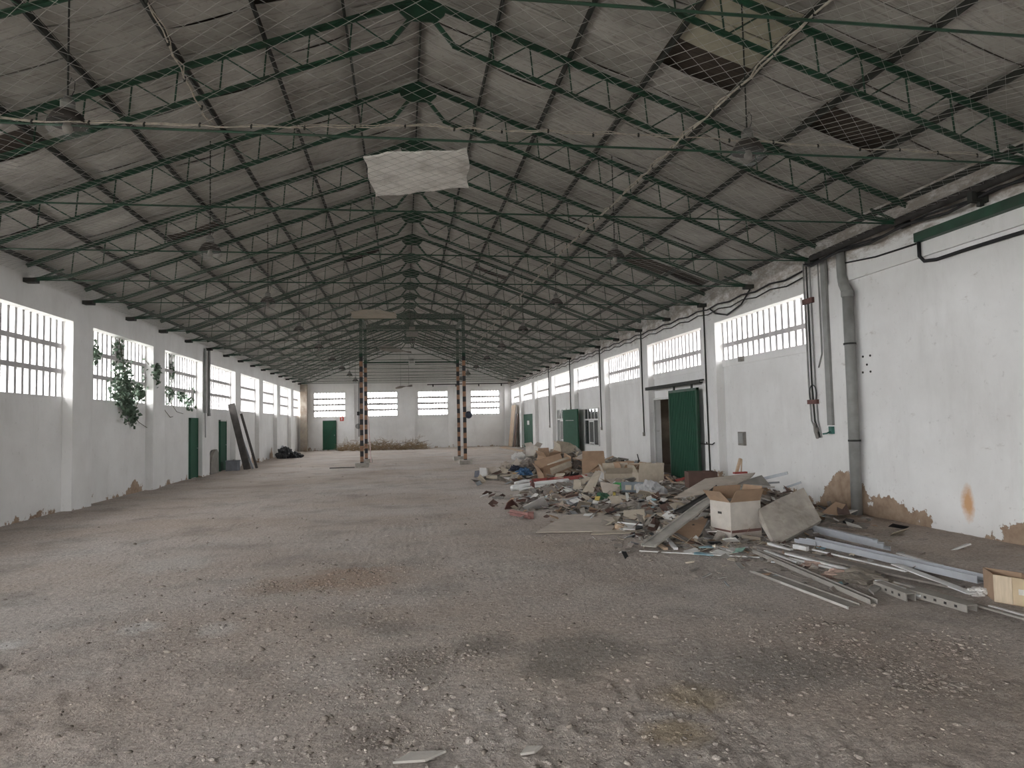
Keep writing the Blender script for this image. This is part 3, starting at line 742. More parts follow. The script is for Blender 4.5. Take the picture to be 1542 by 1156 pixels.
# office windows A and B
for n, (a, b, z0, z1, pm) in enumerate(((32.45, 34.3, .66, 2.2, PANEL), (26.85, 28.95, .66, 2.12, PANE)), 1):
    WN += 1
    w = struct(empty('window_%d' % WN, (WR+.2, (a+b)/2, z0)), 'pale barred office window beyond the wide green door' if n == 1 else 'dark office window with white frame before the wide green door', 'window')
    X0, X1 = WR+.14, WR+.2
    MB().box(WR+.19, WR+.196, a, b, z0, z1).build('pane_backing', ROOM if n == 2 else MW, w)  # flat backing sheet: dark for the unlit room, white behind the reflecting panes
    MB().box(WR+.175, WR+.18, a, b, z0, z1).build('pane', pm, w)
    zm = z0+(z1-z0)*.70
    for q0, q1, r0, r1 in ((a-.04, b+.04, z0-.05, z0), (a-.04, b+.04, z1, z1+.04), (a-.04, a, z0, z1), (b, b+.04, z0, z1), (a, b, zm-.03, zm+.03)): MB().box(X0, X1, q0, q1, r0, r1).build('frame_bar', FRAME, w)
    c = (a+b)/2; wd2 = (b-a)*.17
    for q in (c-wd2, c+wd2): MB().box(X0+.01, X1-.01, q-.03, q+.03, z0, zm).build('frame_bar', FRAME, w)
    MB().box(X0+.01, X1-.01, c-wd2, c+wd2, z0+.03, z0+.09).build('frame_bar', FRAME, w); MB().box(X0+.01, X1-.01, c-wd2, c+wd2, zm-.1, zm-.04).build('frame_bar', FRAME, w)
    for i in range(1, 4): q = a+(b-a)*i/4; MB().box(X0+.01, X1-.01, q-.025, q+.025, zm, z1).build('frame_bar', FRAME, w)
# right wall fittings
XW = WR-.03
o = MB(); dp = empty('downpipe', (XW-.12, 10.52, 0)); tag(dp, 'thick grey downpipe at the corner of the near white wall', 'pipe')
pp = MB().path([(XW-.10, 10.53, .0), (XW-.10, 10.50, 2.2), (XW-.10, 10.50, 3.72)], .088, 16).build('pipe', PVC, dp, True)
MB().path([(XW-.10, 10.50, 3.70), (XW-.08, 10.62, 3.86), (XW-.08, 10.66, 4.0), (XW-.08, 10.67, 4.5)], [.092, .085, .075, .075], 14).build('upper_pipe', PVC, dp, True)
for z in (1.22, 2.83): MB().lathe((XW-.10, 10.505, z), [(.09, -.015), (.1, -.015), (.1, .015), (.09, .015)], 16).build('clamp', RUSTG, pp)
MB().lathe((XW-.10, 10.505, 3.66), [(.09, -.04), (.102, -.03), (.102, .05), (.09, .06)], 16).build('collar', PVC, pp, True)
cg = empty('conduit_bundle', (XW, 11.75, 1.3)); tag(cg, 'three thin grey conduits running down the pilaster by the window', 'conduit')
for i, y in enumerate((11.88, 11.78, 11.68)): MB().path([(XW-.02, y, 4.5), (XW-.02, y-.01, 2.2), (XW-.02, y-.05, 1.55), (XW-.02, 11.62-.04*i, 1.25)], .016, 6).build('conduit', PVC if i != 1 else RUSTG, cg)
MB().box(XW-.05, XW, 11.60, 11.92, 3.72, 3.82).build('clamp', REDB, cg); MB().box(XW-.05, XW, 11.60, 11.90, 1.86, 1.94).build('clamp', REDB, cg)
MB().path([(XW-.04, 11.72+.11*math.cos(t), 2.05+.16*math.sin(t)) for t in [i*math.pi/8 for i in range(17)]], .01, 5).build('cable_loop', BLACK, cg)
MB().path([(XW-.03, 11.72, 1.5), (XW-.06, 11.66, 1.36), (XW-.05, 11.62, 1.24), (XW-.03, 11.68, 1.3), (XW-.05, 11.6, 1.42)], .03, 6).build('cable_tangle', GREYB, cg)
o = MB().box(XW-.05, XW, 11.17, 11.31, 1.47, 4.42).build('cable_trunking', PVC); tag(o, 'pale grey cable trunking between conduits and downpipe', 'trunking')
o = MB().path([(XW-.02, 11.42, 4.45), (XW-.02, 11.42, 2.75), (XW-.02, 11.52, 2.55), (XW-.01, 11.55, 2.52)], .014, 6).build('bent_conduit', PVC); tag(o, 'thin conduit bent aside at its lower end beside the trunking', 'conduit')
o = MB(); o.box(XW-.05, XW, 11.18, 11.28, 1.32, 1.45); o.path([(XW-.05, 11.23, 1.36), (XW-.12, 11.23, 1.33), (XW-.12, 11.34, 1.32)], .014, 6); tag(o.build('water_tap', M('teal_tap', (.03, .12, .10), .2, 6, .5)), 'small green tap below the grey trunking', 'tap')
eb = empty('switch_box', (WR+.16, 14.97, 1.0)); tag(eb, 'small grey electrical box on the bay panel', 'box')
MB().box(WR+.14, WR+.2, 14.83, 15.11, 1.0, 1.31).build('case', GREYB, eb); MB().box(WR+.13, WR+.14, 14.86, 15.08, 1.05, 1.28).build('cover', PVC, eb)
o = MB(); o.box(WR+.1, WR+.18, 14.72, 14.88, 2.92, 3.03); o.box(WR+.09, WR+.1, 14.75, 14.85, 2.94, 3.0); tag(o.build('junction_box', GREYB), 'small dark junction box under the two row window', 'box')
o = MB(); o.path([(WR-.02, 16.95, 1.04), (WR-.08, 16.95, 1.0), (WR-.08, 16.0, 1.0), (WR-.02, 16.0, 1.04)], .014, 6); o.path([(WR-.04, 16.4, 1.05), (WR-.04, 16.4, .98)], .02, 6); tag(o.build('wall_bracket', RUSTG), 'dark metal bar bracket on the pilaster beside the sliding door', 'bracket')
# vertical conduits on the pilasters
for y, z0, lab in ((16.35, .3, 'thin dark conduit down the pilaster beside the sliding door'), (21.05, 1.2, 'thin dark conduit ending above the heap, past the opening'), (25.8, 1.35, 'thin conduit with bell box beside the dark office window'), (30.7, 2.2, 'thin conduit ending over the wide green door'), (35.4, 1.4, 'thin conduit hanging beyond the pale barred window')):
    mm = MB(); mm.path([(WR-.02, y, 4.45), (WR-.02, y, 2.6), (WR-.02, y-.04, z0)], .02, 6)
    e = empty('wall_conduit', (WR, y, z0)); tag(e, lab, 'conduit'); mm.build('tube', RUSTG, e)
    MB().box(WR-.05, WR, y-.07, y+.03, z0-.08, z0+.04).build('end_box', GREYB, e)
for dy, z in ((.0, 2.60), (-.18, 2.60), (-.09, 2.46), (.02, 2.34), (-.17, 2.34)):
    MB().lathe((WR, 10.36+dy, z), [(0, -.012), (.018, -.012), (.018, 0), (0, 0)], 8, 'x').build('bolt_hole', DARK, wr)
# cables along the top of the right wall
def cable(pts, r, name, mat, label, cat='cable'):
    o = MB().path(pts, r, 7).build(name, mat, None, True); tag(o, label, cat); return o
def wavy(y0, y1, x, z, amp, step=1.19, dx=.0):
    P = []; y = y0; i = 0
    while y < y1: P.append((x+dx*math.sin(i*1.7), y, z-amp*abs(math.sin(i*math.pi/2)))); y += step/2; i += 1
    P.append((x, y1, z)); return P
cable(wavy(11.9, 48.2, WR-.06, 4.36, .05), .018, 'wall_cable', BLACK, 'black cable sagging along the top of the right wall')
cable(wavy(11.9, 48.2, WR-.04, 4.25, .06), .013, 'wall_cable', RUSTG, 'thin brown cable below the black one on the right wall')
cable(wavy(1, 11.6, WR-.20, 4.41, .07, 1.6), .022, 'roof_cable', BLACK, 'black cable bundle slung under the dark conduit')
cable(wavy(1, 11.6, WR-.16, 4.44, .05, 1.9), .015, 'roof_cable', BLACK, 'thin black cable above the slung bundle')
cable([(WR-.22, 0, 4.50), (WR-.22, 8.9, 4.50), (WR-.18, 11.4, 4.49)], .055, 'gutter_pipe', DARK, 'dark brown pipe along the top of the near right wall', 'pipe')
o = MB(); o.box(WR-.30, WR-.06, 7.68, 7.76, 4.33, 4.46); o.box(WR-.18, WR-.12, 7.69, 7.75, 4.28, 4.34); tag(o.build('cable_clamp', RUSTG), 'rusty clamp hanging from the dark pipe', 'clamp')
o = MB(); o.box(WR-.16, WR-.05, 0, 8.9, 4.12, 4.14); o.box(WR-.16, WR-.14, 0, 8.9, 4.14, 4.25); o.box(WR-.07, WR-.05, 0, 8.9, 4.14, 4.25); tag(o.build('green_channel', GREEN), 'green steel channel along the near wall beam', 'channel')
cable([(WR-.08, 8.9, 4.12), (WR-.08, 8.9, 3.92), (WR-.04, 8.86, 3.84), (WR-.03, 8.63, 3.81), (WR-.03, 8.08, 3.82), (WR-.03, 7.42, 3.82), (WR-.03, 6, 3.8), (WR-.03, 2, 3.8)], .026, 'black_hose', BLACK, 'thick black cable bent down and along the near white wall')
cable([(WR-.07, 10.8, 4.24), (WR-.07, 9.85, 4.14), (WR-.07, 8.97, 4.12)], .014, 'thin_cable', BLACK, 'thin dark cable from the downpipe top to the green channel')
o = MB().path([(WR-.05, 15.9, 4.3), (WR-.06, 15.6, 4.15), (WR-.06, 15.0, 4.02), (WR-.06, 14.3, 4.15), (WR-.06, 13.9, 4.4)], .02, 6).build('loose_cable', BLACK); tag(o, 'loose black cable drooping above the first right window', 'cable')
# far wall pipe, sign, boards, corner column
o = MB(); o.path([(1.6, YFAR-.2, 4.38), (7.3, YFAR-.2, 4.40)], .03, 8)
for x in (2.0, 3.6, 5.2, 6.8): o.box(x-.04, x+.04, YFAR-.24, YFAR-.16, 4.22, 4.38)
tag(o.build('far_wall_pipe', DARK), 'dark pipe with brackets across the top of the far wall', 'pipe')
sg_ = empty('fire_sign', (-4.22, YFAR, 1.98)); tag(sg_, 'small red fire equipment sign beside the far door', 'sign')
MB().box(-4.35, -4.09, YFAR-.012, YFAR, 1.98, 2.28).build('plate', SIGNR, sg_)
o = MB(); o.box(-4.27, -4.21, YFAR-.016, YFAR-.012, 2.04, 2.2); o.box(-4.255, -4.225, YFAR-.016, YFAR-.012, 2.2, 2.23); o.box(-4.20, -4.18, YFAR-.016, YFAR-.012, 2.08, 2.22); o.build('pictogram', SIGNW, sg_)
o = MB().slab([(7.12, 46.0, 0), (7.12, 47.6, 0), (7.42, 47.6, 2.8), (7.42, 46.0, 2.8)], .03).build('leaning_sheet', M('pale_wood_sheet', (.50, .38, .27), .15, 3, .8)); tag(o, 'tall pale wood sheet leaning in the far right corner', 'board')
o = MB().slab([(7.22, 45.2, 0), (7.22, 46.1, 0), (7.45, 46.1, 2.2), (7.45, 45.2, 2.2)], .03).build('leaning_sheet', CARDD); tag(o, 'dark red brown board leaning beside the pale far sheet', 'board')
o = MB().slab([G(752, 674), G(786, 680), G(789, 678.5), G(760, 672.5)], -.04).build('floor_plank', WOOD); tag(o, 'long pale plank lying on the floor before the double door', 'plank')
o = MB().box(WL-.0, WL+.42, YFAR-.55, YFAR, 0, 4.5).build('corner_column', M('stained_column', (.42, .37, .31), .25, 2, .9, dirt=(.20, .13, .085), dirt_amt=.85)); struct(o, 'stained peeling column in the far left corner', 'column')
# left wall things
o = MB(); o.path([(WL+.05, 25.45, 4.45), (WL+.05, 25.45, 2.2)], .045, 8); o.path([(WL+.05, 25.45, 2.25), (WL+.05, 25.5, 1.35)], .02, 6); tag(o.build('left_downpipe', PVC), 'grey downpipe narrowing to a thin tube on the left pilaster', 'pipe')
o = MB(); o.path([(WL+.05, 25.95, 4.45), (WL+.05, 25.95, 2.1)], .045, 8); o.lathe((WL+.05, 25.95, 2.1), [(.0, 0), (.055, 0), (.055, .1), (.045, .1)], 8); tag(o.build('left_downpipe', PVC), 'short grey downpipe cut off at sill height on left pilaster', 'pipe')
arch = MB(); N = 10
av = [(26.48, 0), (27.5, 0), (27.5, .75)] + [(27.5-1.02*(1-math.cos(t*math.pi/2/N)), .75+.15*math.sin((N-t)*0)-.0+(.12*math.cos(t*math.pi/2/N))) for t in range(0)] + [(27.32, .88), (27.1, .86), (26.85, .76), (26.65, .62), (26.5, .42)]
arch.slab([(WL-.02, y, z) for y, z in av], .12)
tag(arch.build('rounded_sheet', GREYB), 'grey panel with rounded corner propped beside narrow door', 'panel')
o = MB(); o.box(-6.85, -6.42, 28.3, 28.75, 0, .36); o.box(-6.87, -6.40, 28.28, 28.77, .36, .40); tag(o.build('grey_crate', M('blue_grey_crate', (.17, .18, .20), .15, 6, .8)), 'blue grey crate under the leaning boards', 'crate')
for (b0, t0, w_, lab) in (((-6.2, 29.0, 0), (-6.80, 28.95, 2.62), .26, 'widest dark board leaning against the left wall'), ((-6.05, 29.35, 0), (-6.83, 29.45, 2.25), .07, 'thin pale strip leaning between two dark boards'), ((-6.0, 29.8, 0), (-6.83, 30.8, 2.25), .10, 'narrow dark board leaning by the pilaster')):
    o = MB().bar(b0, t0, .06, w_, (1, 0, 0)).build('leaning_board', STEEL if 'pale' in lab else DWOOD); tag(o, lab, 'board')
def crumple(name, c, size, mat, label, cat, group=None, seed=0, sub=3, flat=.3, rough=.25):
    """crumpled lump: bag, cloth or ball of paper"""
    n = 10 if sub < 3 else 16; vs = []; fs = []; c = Vector(c); rr = random.Random(seed)
    ph = [rr.uniform(0, 6) for _ in range(8)]
    for i in range(n+1):
        th = math.pi*i/n
        for j in range(2*n):
            p_ = math.pi*j/n; d = Vector((math.sin(th)*math.cos(p_), math.sin(th)*math.sin(p_), math.cos(th)))
            k = 1+rough*(math.sin(3*d.x+4*d.z+ph[0])*math.cos(4*d.y+ph[1])+.6*math.sin(9*d.x+ph[2])*math.sin(8*d.y+ph[3]+5*d.z)+.35*math.sin(17*d.y+ph[4]+11*d.x))
            q = Vector((d.x*size[0]*k, d.y*size[1]*k, max(d.z*k, -flat)*size[2]))
            vs.append(c+q+Vector((0, 0, size[2]*flat)))
    for i in range(n):
        for j in range(2*n):
            a = i*2*n+j; b = i*2*n+(j+1) % (2*n); fs.append((a, a+2*n, b+2*n, b))
    m_ = MB(); m_.add(vs, fs); o = m_.build(name, mat); tag(o, label, cat, group); return o
crumple('black_bag', (-6.25, 38.2, 0), (.42, .35, .42), BAG, 'black rubbish bag slumped at the foot of left wall', 'bag', seed=1)
crumple('grey_bag', (-6.35, 38.5, .22), (.25, .25, .3), M('grey_white_bag', (.35, .36, .38), .2, 6, .5), 'grey plastic bag on top of the black bag', 'bag', seed=2)
crumple('black_bag', (-5.75, 38.5, 0), (.30, .3, .22), BAG, 'small flat black bag beside the slumped one', 'bag', seed=3)

# ivy
def ivy(label, y0, y1, blobs, stems):
    e = empty('ivy', (WL-.1, (y0+y1)/2, 2.4)); tag(e, label, 'ivy')
    mm = MB(); vs = []; fs = []
    for (y, z, ry, rz, n, xo) in blobs:
        for _ in range(n):
            a = rng.normal(0, .45, 3); c = Vector((WL+xo+a[0]*.12, y+a[1]*ry, z+a[2]*rz))
            s_ = random.uniform(.035, .075)
            d1 = Vector(rng.normal(0, 1, 3)).normalized(); d2 = d1.cross(Vector(rng.normal(0, 1, 3))).normalized()
            o = len(vs); vs += [c-d1*s_, c-d2*s_*.75-d1*s_*.1, c+d1*s_*1.1, c+d2*s_*.75-d1*s_*.1, ]; fs.append((o, o+1, o+2, o+3))
    mm.add(vs, fs); o = mm.build('foliage', LEAF, e); o['kind'] = 'stuff'
    for pts in stems: MB().path([(WL+x, y, z) for x, y, z in pts], .009, 5).build('stem', STEM, e)
ivy('thick ivy spilling through the lattice window and down the wall', 17, 21,
    [(18.75, 3.6, .45, .5, 420, -.30), (18.85, 2.9, .65, .5, 330, -.12), (18.7, 2.55, .75, .4, 280, -.08), (19.0, 2.25, .45, .35, 150, -.08), (19.4, 2.02, .22, .25, 90, -.12), (17.3, 3.45, .15, .3, 90, -.2), (20.6, 3.2, .25, .7, 260, -.3), (20.7, 3.25, .28, .3, 130, .02), (19.85, 2.65, .25, .25, 110, -.12)],
    [[(-.2, 18.7, 4.0), (-.1, 18.8, 3.2), (-.08, 18.9, 2.5), (-.1, 19.2, 2.1), (-.12, 19.9, 1.85), (-.14, 20.5, 1.72)], [(-.15, 18.5, 3.0), (-.05, 18.4, 2.5), (-.1, 18.9, 2.2)], [(-.2, 19.6, 2.9), (-.08, 19.8, 2.5), (-.1, 19.5, 2.2)], [(-.2, 20.5, 3.6), (0.03, 20.7, 3.2), (.03, 20.75, 3.0)]])
ivy('sparse ivy with bare stems on the third lattice window', 21.5, 25.5,
    [(22.75, 3.55, .30, .5, 360, -.30), (22.6, 2.75, .5, .3, 160, -.25), (23.6, 2.7, .5, .25, 120, -.2), (24.3, 2.5, .3, .2, 60, -.15), (24.9, 2.9, .2, .5, 120, -.34)],
    [[(-.2, 21.6, 2.6), (-.08, 21.8, 2.2), (-.1, 22.3, 2.02), (-.12, 22.6, 2.05)], [(-.2, 22.6, 2.5), (-.1, 22.9, 2.2), (-.12, 23.6, 2.15)], [(-.22, 24.0, 2.9), (-.18, 24.3, 2.55), (-.14, 24.5, 2.3)], [(-.25, 21.8, 3.9), (-.25, 22.0, 2.4)]])
# dry branches by the far wall
e = empty('branch_heap', (-1.2, 46.8, 0)); tag(e, 'long heap of dry brown branches before the far wall', 'branches')
mm = MB()
for i in range(1500):
    x = random.uniform(-4.3, 1.5); h = .62*(.45+.55*abs(math.sin(x*1.3+.4)))*(1 if -3.9 < x < 1.0 else .5)
    y = min(48.0, 46.5+random.gauss(0, .4)-x*.1); z = abs(random.gauss(.1, h*.42)); L = random.uniform(.15, .55)
    d = Vector((random.gauss(0, 1), random.gauss(0, .6), random.gauss(.25, .45))).normalized()*L
    p = Vector((x, y, max(.02, z)))
    mm.path([p, p+d*.5+Vector((0, 0, random.uniform(-.04, .04))), p+d], [.012, .009, .004], 3, False)
o = mm.build('twigs', TWIG, e); o['kind'] = 'stuff'
for x in (-3.3, -2.2, -.8, .4): MB().path([(x, 46.8, .1), (x+.5, 46.6, .4), (x+1.2, 46.9, .55)], [.03, .02, .01], 5).build('branch', GWOOD, e)
o = MB().bar((-2.9, 27.85, .02), (-1.95, 27.95, .02), .05, .03).build('floor_strip', DARK); tag(o, 'dark strip on the floor beside the gantry footing', 'strip')

# ------------------------------------------------------------------ rubbish heaps
BUMPS = [(4.9, 20.3, 1.3, .8, .62), (3.6, 20.6, .9, .6, .30), (5.9, 19.0, .9, .9, .40), (5.2, 18.6, .8, .6, .30), (2.9, 20.9, .6, .35, .10),
         (4.6, 14.9, 1.3, 1.2, .24), (3.5, 14.0, .7, .9, .12), (5.6, 13.6, .8, 1.0, .30), (5.9, 16.3, .8, .8, .22), (4.2, 12.4, .8, .7, .14),
         (5.6, 11.2, .8, .8, .42), (4.9, 10.4, .6, .6, .22), (4.3, 9.6, .5, .5, .10), (6.3, 11.2, .5, .7, .28)]
def mound(x, y):
    x = np.asarray(x, float); y = np.asarray(y, float); z = np.zeros_like(x)
    for cx, cy, sx, sy, h in BUMPS: z = np.maximum(z, h*np.exp(-((x-cx)/sx)**2-((y-cy)/sy)**2)) + .12*h*np.exp(-((x-cx)/sx)**2-((y-cy)/sy)**2)
    return z
def mz(x, y): return float(mound(x, y))
rb = grid_obj('rubble_mound', np.linspace(1.9, 7.45, 150), np.linspace(8.7, 22.4, 330), lambda x, y: mound(x, y)*(.75+.5*vnoise(x*4, y*4, 9)) + .05*(vnoise(x*11, y*11, 8)-.5)*np.clip(mound(x, y)*12, 0, 1) - .02, RUBB)
rb['kind'] = 'stuff'; tag(rb, 'grey brown dust and crumbs under the rubbish heaps', 'rubble')
# small scraps: one uncountable layer
SM = [RUBB, PAPER, CARDL, GREYB, CARDD, CARD, STEEL, BLACK, CLOTH, LBLUE]
mm = MB()
def scatter(n, cx, cy, sx, sy, smin, smax, wts, lift=.03):
    for _ in range(n):
        x = random.gauss(cx, sx); y = random.gauss(cy, sy)
        if x > 7.3 or y < 5.2: continue
        z = mz(x, y)*.95+random.uniform(.005, lift); s_ = random.uniform(smin, smax); q = random.uniform(.12, .8)
        R_ = Matrix.Rotation(random.uniform(0, 6.3), 3, 'Z') @ Matrix.Rotation(random.gauss(0, .35), 3, 'X') @ Matrix.Rotation(random.gauss(0, .35), 3, 'Y')
        c = Vector((x, y, z)); a = R_ @ Vector((s_, 0, 0)); b = R_ @ Vector((0, s_*q, 0)); up = R_ @ Vector((0, 0, .004+.1*s_*random.random()**3))
        mm.cm = random.choices(range(len(SM)), wts)[0]
        k = R_ @ Vector((0, 0, random.uniform(-.3, .3)*s_))
        mm.add([c-a-b, c+a-b+k, c+a+b, c-a+b, c-a-b+up, c+a-b+up+k, c+a+b+up, c-a+b+up], [(0, 3, 2, 1), (4, 5, 6, 7), (0, 1, 5, 4), (1, 2, 6, 5), (2, 3, 7, 6), (3, 0, 4, 7)])
WT = [5, 3, 4, 4, 2, 2, 1.5, 1.5, 3, .3]
scatter(700, 4.8, 20.0, 1.0, .8, .05, .20, WT, .12)
scatter(800, 4.6, 14.2, 1.05, 1.3, .03, .16, WT, .08)
scatter(380, 3.6, 13.6, .7, 1.0, .03, .14, WT, .04)
scatter(800, 5.0, 10.8, .75, .8, .03, .14, WT, .08)
scatter(260, 4.0, 9.0, .55, .45, .02, .09, WT, .02)
scatter(300, 4.5, 7.6, .6, .8, .015, .07, [5, .7, 2, 3, 1, 1, .7, .2, 3, .2], .012)
scatter(160, 6.4, 14.0, .5, 2.5, .04, .16, WT, .06)
o = mm.build('scrap_layer', SM); o['kind'] = 'stuff'; tag(o, 'countless small scraps of paper, board and plastic over the heaps', 'scraps')

def board(name, pts, th, mat, label, cat='board', group=None):      # corners as (px, py, depth) or points
    cs = [Q(*p) if isinstance(p, tuple) and len(p) == 3 and p[0] > 60 else Vector(p) for p in pts]
    o = MB().slab(cs, th).build(name, mat); return tag(o, label, cat, group)
def stick(name, a, b, w, h, mat, label, cat='plank', group=None):
    o = MB().bar(a, b, w, h).build(name, mat); return tag(o, label, cat, group)
def channel(name, a, b, w, h, t, mat, label, cat='metal profile', up=(0, 0, 1), group=None, lip=0):
    pr = [(-w/2, -h/2), (w/2, -h/2), (w/2, h/2), (w/2-t-lip, h/2), (w/2-t-lip, h/2-t), (w/2-t, h/2-t), (w/2-t, -h/2+t), (-w/2+t, -h/2+t), (-w/2+t, h/2-t), (-w/2+t+lip, h/2-t), (-w/2+t+lip, h/2), (-w/2, h/2)]
    o = MB().section(a, b, pr, up).build(name, mat); return tag(o, label, cat, group)
def carton(c, yaw, sx, sy, sz, mat, label, flaps=(1, 1, 1, 1), fm=None, tilt=(0, 0), fang=None, name='cardboard_box', fh=None, marks=None):
    """open carton: four walls and a bottom, flaps as parts"""
    r = empty(name, c); tag(r, label, 'box'); Mx = Matrix.Translation(c) @ Matrix.Rotation(yaw, 4, 'Z') @ Matrix.Rotation(tilt[0], 4, 'X') @ Matrix.Rotation(tilt[1], 4, 'Y')
    t = .008; b = MB(Mx); x, y = sx/2, sy/2
    b.box(-x, x, -y, y, 0, t); b.box(-x, x, -y, -y+t, t, sz); b.box(-x, x, y-t, y, t, sz); b.box(-x, -x+t, -y+t, y-t, t, sz); b.box(x-t, x, -y+t, y-t, t, sz)
    b.build('body', mat, r)
    fh = fh or min(sx, sy)*.48
    ang = fang or [random.uniform(-.3, .9) for _ in range(4)]
    for i, on in enumerate(flaps):
        if not on: continue
        w = (sx if i % 2 == 0 else sy)-.01; d = (sy if i % 2 == 0 else sx)/2
        F = Mx @ Matrix.Rotation(i*math.pi/2, 4, 'Z') @ Matrix.Translation((0, -d, sz)) @ Matrix.Rotation(ang[i], 4, 'X')
        f = MB(F); f.slab([(-w/2, 0, 0), (w/2, 0, 0), (w/2-.02, 0, fh), (-w/2+.02, 0, fh)], .006); f.build('flap', fm or mat, r)
    if marks: marks(Mx, r)
    return r
def D(a): return math.radians(a)

# --- near heap
NB = G(1111, 813)
cx_ = NB+Vector((.12, .28, 0))
def wm(Mx, r):
    q = MB(Mx); q.box(-.262, -.256, -.03, .05, .33, .36); q.build('hand_hole', DARK, r)
    q = MB(Mx); q.box(-.2605, -.2565, -.20, .20, .10, .125); q.box(-.25, .25, -.2145, -.2105, .09, .125); q.build('damp_stain', REDB, r)
WBOX = M('white_printed_board', (.52, .48, .43), .12, 5, .85, dirt=(.34, .28, .22), dirt_amt=.7)
carton(cx_, D(14), .52, .42, .50, WBOX, 'open white sided box with brown flaps under the bent metal sheet', fm=CARD, fang=[.55, .35, -.3, .75], fh=.20, marks=wm, name='open_box')
board('concrete_slab', [(1143, 766, 8.95), (1174, 750, 9.05), (1210, 734, 9.1), (1237, 783, 8.75), (1177, 816, 8.45), (1164, 813, 8.5), (1144, 780, 8.85)][::-1], .06, M('blotched_slab', (.37, .335, .295), .22, 5, .95, bumpd=.006, dirt=(.17, .145, .12), dirt_amt=.85), 'rough grey concrete slab leaning against the white sided box', 'slab')
# bent channel running from the floor over the box
def bent_strip(name, pts, w, mat, label, cat='metal sheet', lipz=.03):
    P = [Vector(p) for p in pts]; m_ = MB(); vs = []; fs = []
    for i, p in enumerate(P):
        d = (P[min(i+1, len(P)-1)]-P[max(i-1, 0)]).normalized(); r_ = d.cross(Vector((0, 0, 1))).normalized(); u = r_.cross(d)
        for x, z in ((-w/2, lipz), (-w/2, 0), (w/2, 0), (w/2, lipz), (w/2-.012, lipz), (w/2-.012, .01), (-w/2+.012, .01), (-w/2+.012, lipz)): vs.append(p+r_*x+u*z)
    n = 8
    for i in range(len(P)-1):
        for k in range(n): fs.append((i*n+k, i*n+(k+1) % n, (i+1)*n+(k+1) % n, (i+1)*n+k))
    fs += [tuple(range(n-1, -1, -1)), tuple(range((len(P)-1)*n, len(P)*n))]
    m_.add(vs, fs); return tag(m_.build(name, mat), label, cat)
bent_strip('bent_channel', [Q(976, 823, 8.5), Q(1003, 803, 8.9), Q(1032, 781, 9.3), Q(1060, 760, 9.6), Q(1085, 745, 9.8), Q(1110, 737, 10.0), Q(1140, 733, 10.1), Q(1160, 734, 10.15)], .20, M('dusty_pale_metal', (.40, .38, .345), .2, 4, .7, dirt=(.24, .22, .19), dirt_amt=.7), 'bent grey metal channel rising from floor over the white box')
bent_strip('bent_channel', [Q(1022, 772, 9.7), Q(1045, 760, 9.9), Q(1070, 745, 10.1), Q(1086, 733, 10.3)], .16, DARK, 'dark folded metal strip behind the bent grey channel')
board('heap_board', [(1015, 750, 10.3), (1062, 722, 11.0), (1137, 713, 11.1), (1128, 722, 10.7), (1085, 741, 10.4)], .02, CARDG, 'large dusty board draped over the heap top')
board('heap_board', [(1084, 742, 10.25), (1128, 722, 10.5), (1147, 716, 10.6), (1162, 734, 10.3), (1120, 735, 10.2)], .012, GREYB, 'olive grey sheet folded over the white sided box', 'sheet')
board('cardboard_sheet', [(1012, 807, 9.0), (1031, 786, 9.5), (1066, 781, 9.5), (1056, 803, 9.1), (1044, 822, 8.7)], .01, CARD, 'buckled brown cardboard panel below the bent channel', 'cardboard')
board('cardboard_sheet', [(1047, 820, 8.75), (1065, 783, 9.5), (1085, 786, 9.8), (1080, 808, 9.3)], .01, GREYB, 'grey panel standing beside the white sided box', 'panel')
board('veneer_sheet', [(972, 801, 9.9), (984, 779, 10.1), (993, 787, 10.2), (986, 804, 9.9)], .015, CARDD, 'dark brown veneer panel standing on edge in the heap', 'panel')
stick('steel_bar', Q(1143, 722, 11.0), Q(1186, 712, 10.7), .05, .05, STEEL, 'grey steel bar sticking out above the concrete slab', 'bar')
stick('steel_bar', Q(1156, 727, 11.0), Q(1173, 726, 10.8), .03, .03, STEEL, 'short grey bar below the longest protruding bar', 'bar')
stick('steel_bar', Q(1180, 735, 10.6), Q(1206, 726, 10.4), .035, .035, STEEL, 'thin grey bar poking past the top of the slab', 'bar')
stick('wood_stick', Q(1109, 712, 11.4), Q(1115, 690, 11.4), .05, .04, WOOD, 'upright brown wooden stick on top of the heap', 'stick')
stick('wood_stick', Q(1116, 711, 11.5), Q(1117, 691, 11.45), .018, .02, WOOD, 'thin wooden lath beside the upright stick', 'stick')
stick('red_strip', Q(1105, 712, 11.3), Q(1124, 711, 11.3), .08, .03, REDP, 'red strip lying under the upright stick', 'strip')
r = carton(Q(1056, 733, 12.8), D(-12), .55, .40, .30, CARDD, 'dark brown wooden drawer behind the draped board', flaps=(0, 0, 0, 0), name='wooden_drawer')
board('red_scrap', [(1016, 722, 13.2), (1030, 718, 13.3), (1032, 722, 13.3), (1019, 725, 13.2)], .03, REDP, 'red painted scrap before the sliding door', 'scrap')
board('cardboard_sheet', [(1185, 740, 10.3), (1180, 731, 10.4), (1195, 740, 10.0), (1170, 745, 10.2)], .01, CARDD, 'dark brown flap behind the slab top', 'cardboard')
board('brown_carton_piece', [(1237, 772, 9.9), (1258, 756, 10.1), (1273, 760, 10.1), (1262, 776, 9.8)], .012, CARD, 'brown folded carton piece at the foot of downpipe', 'cardboard')
board('brown_carton_piece', [(1258, 756, 10.15), (1274, 759, 10.2), (1280, 775, 9.95), (1262, 775, 9.75)], .012, CARDD, 'dark inner side of the folded carton by the downpipe', 'cardboard')
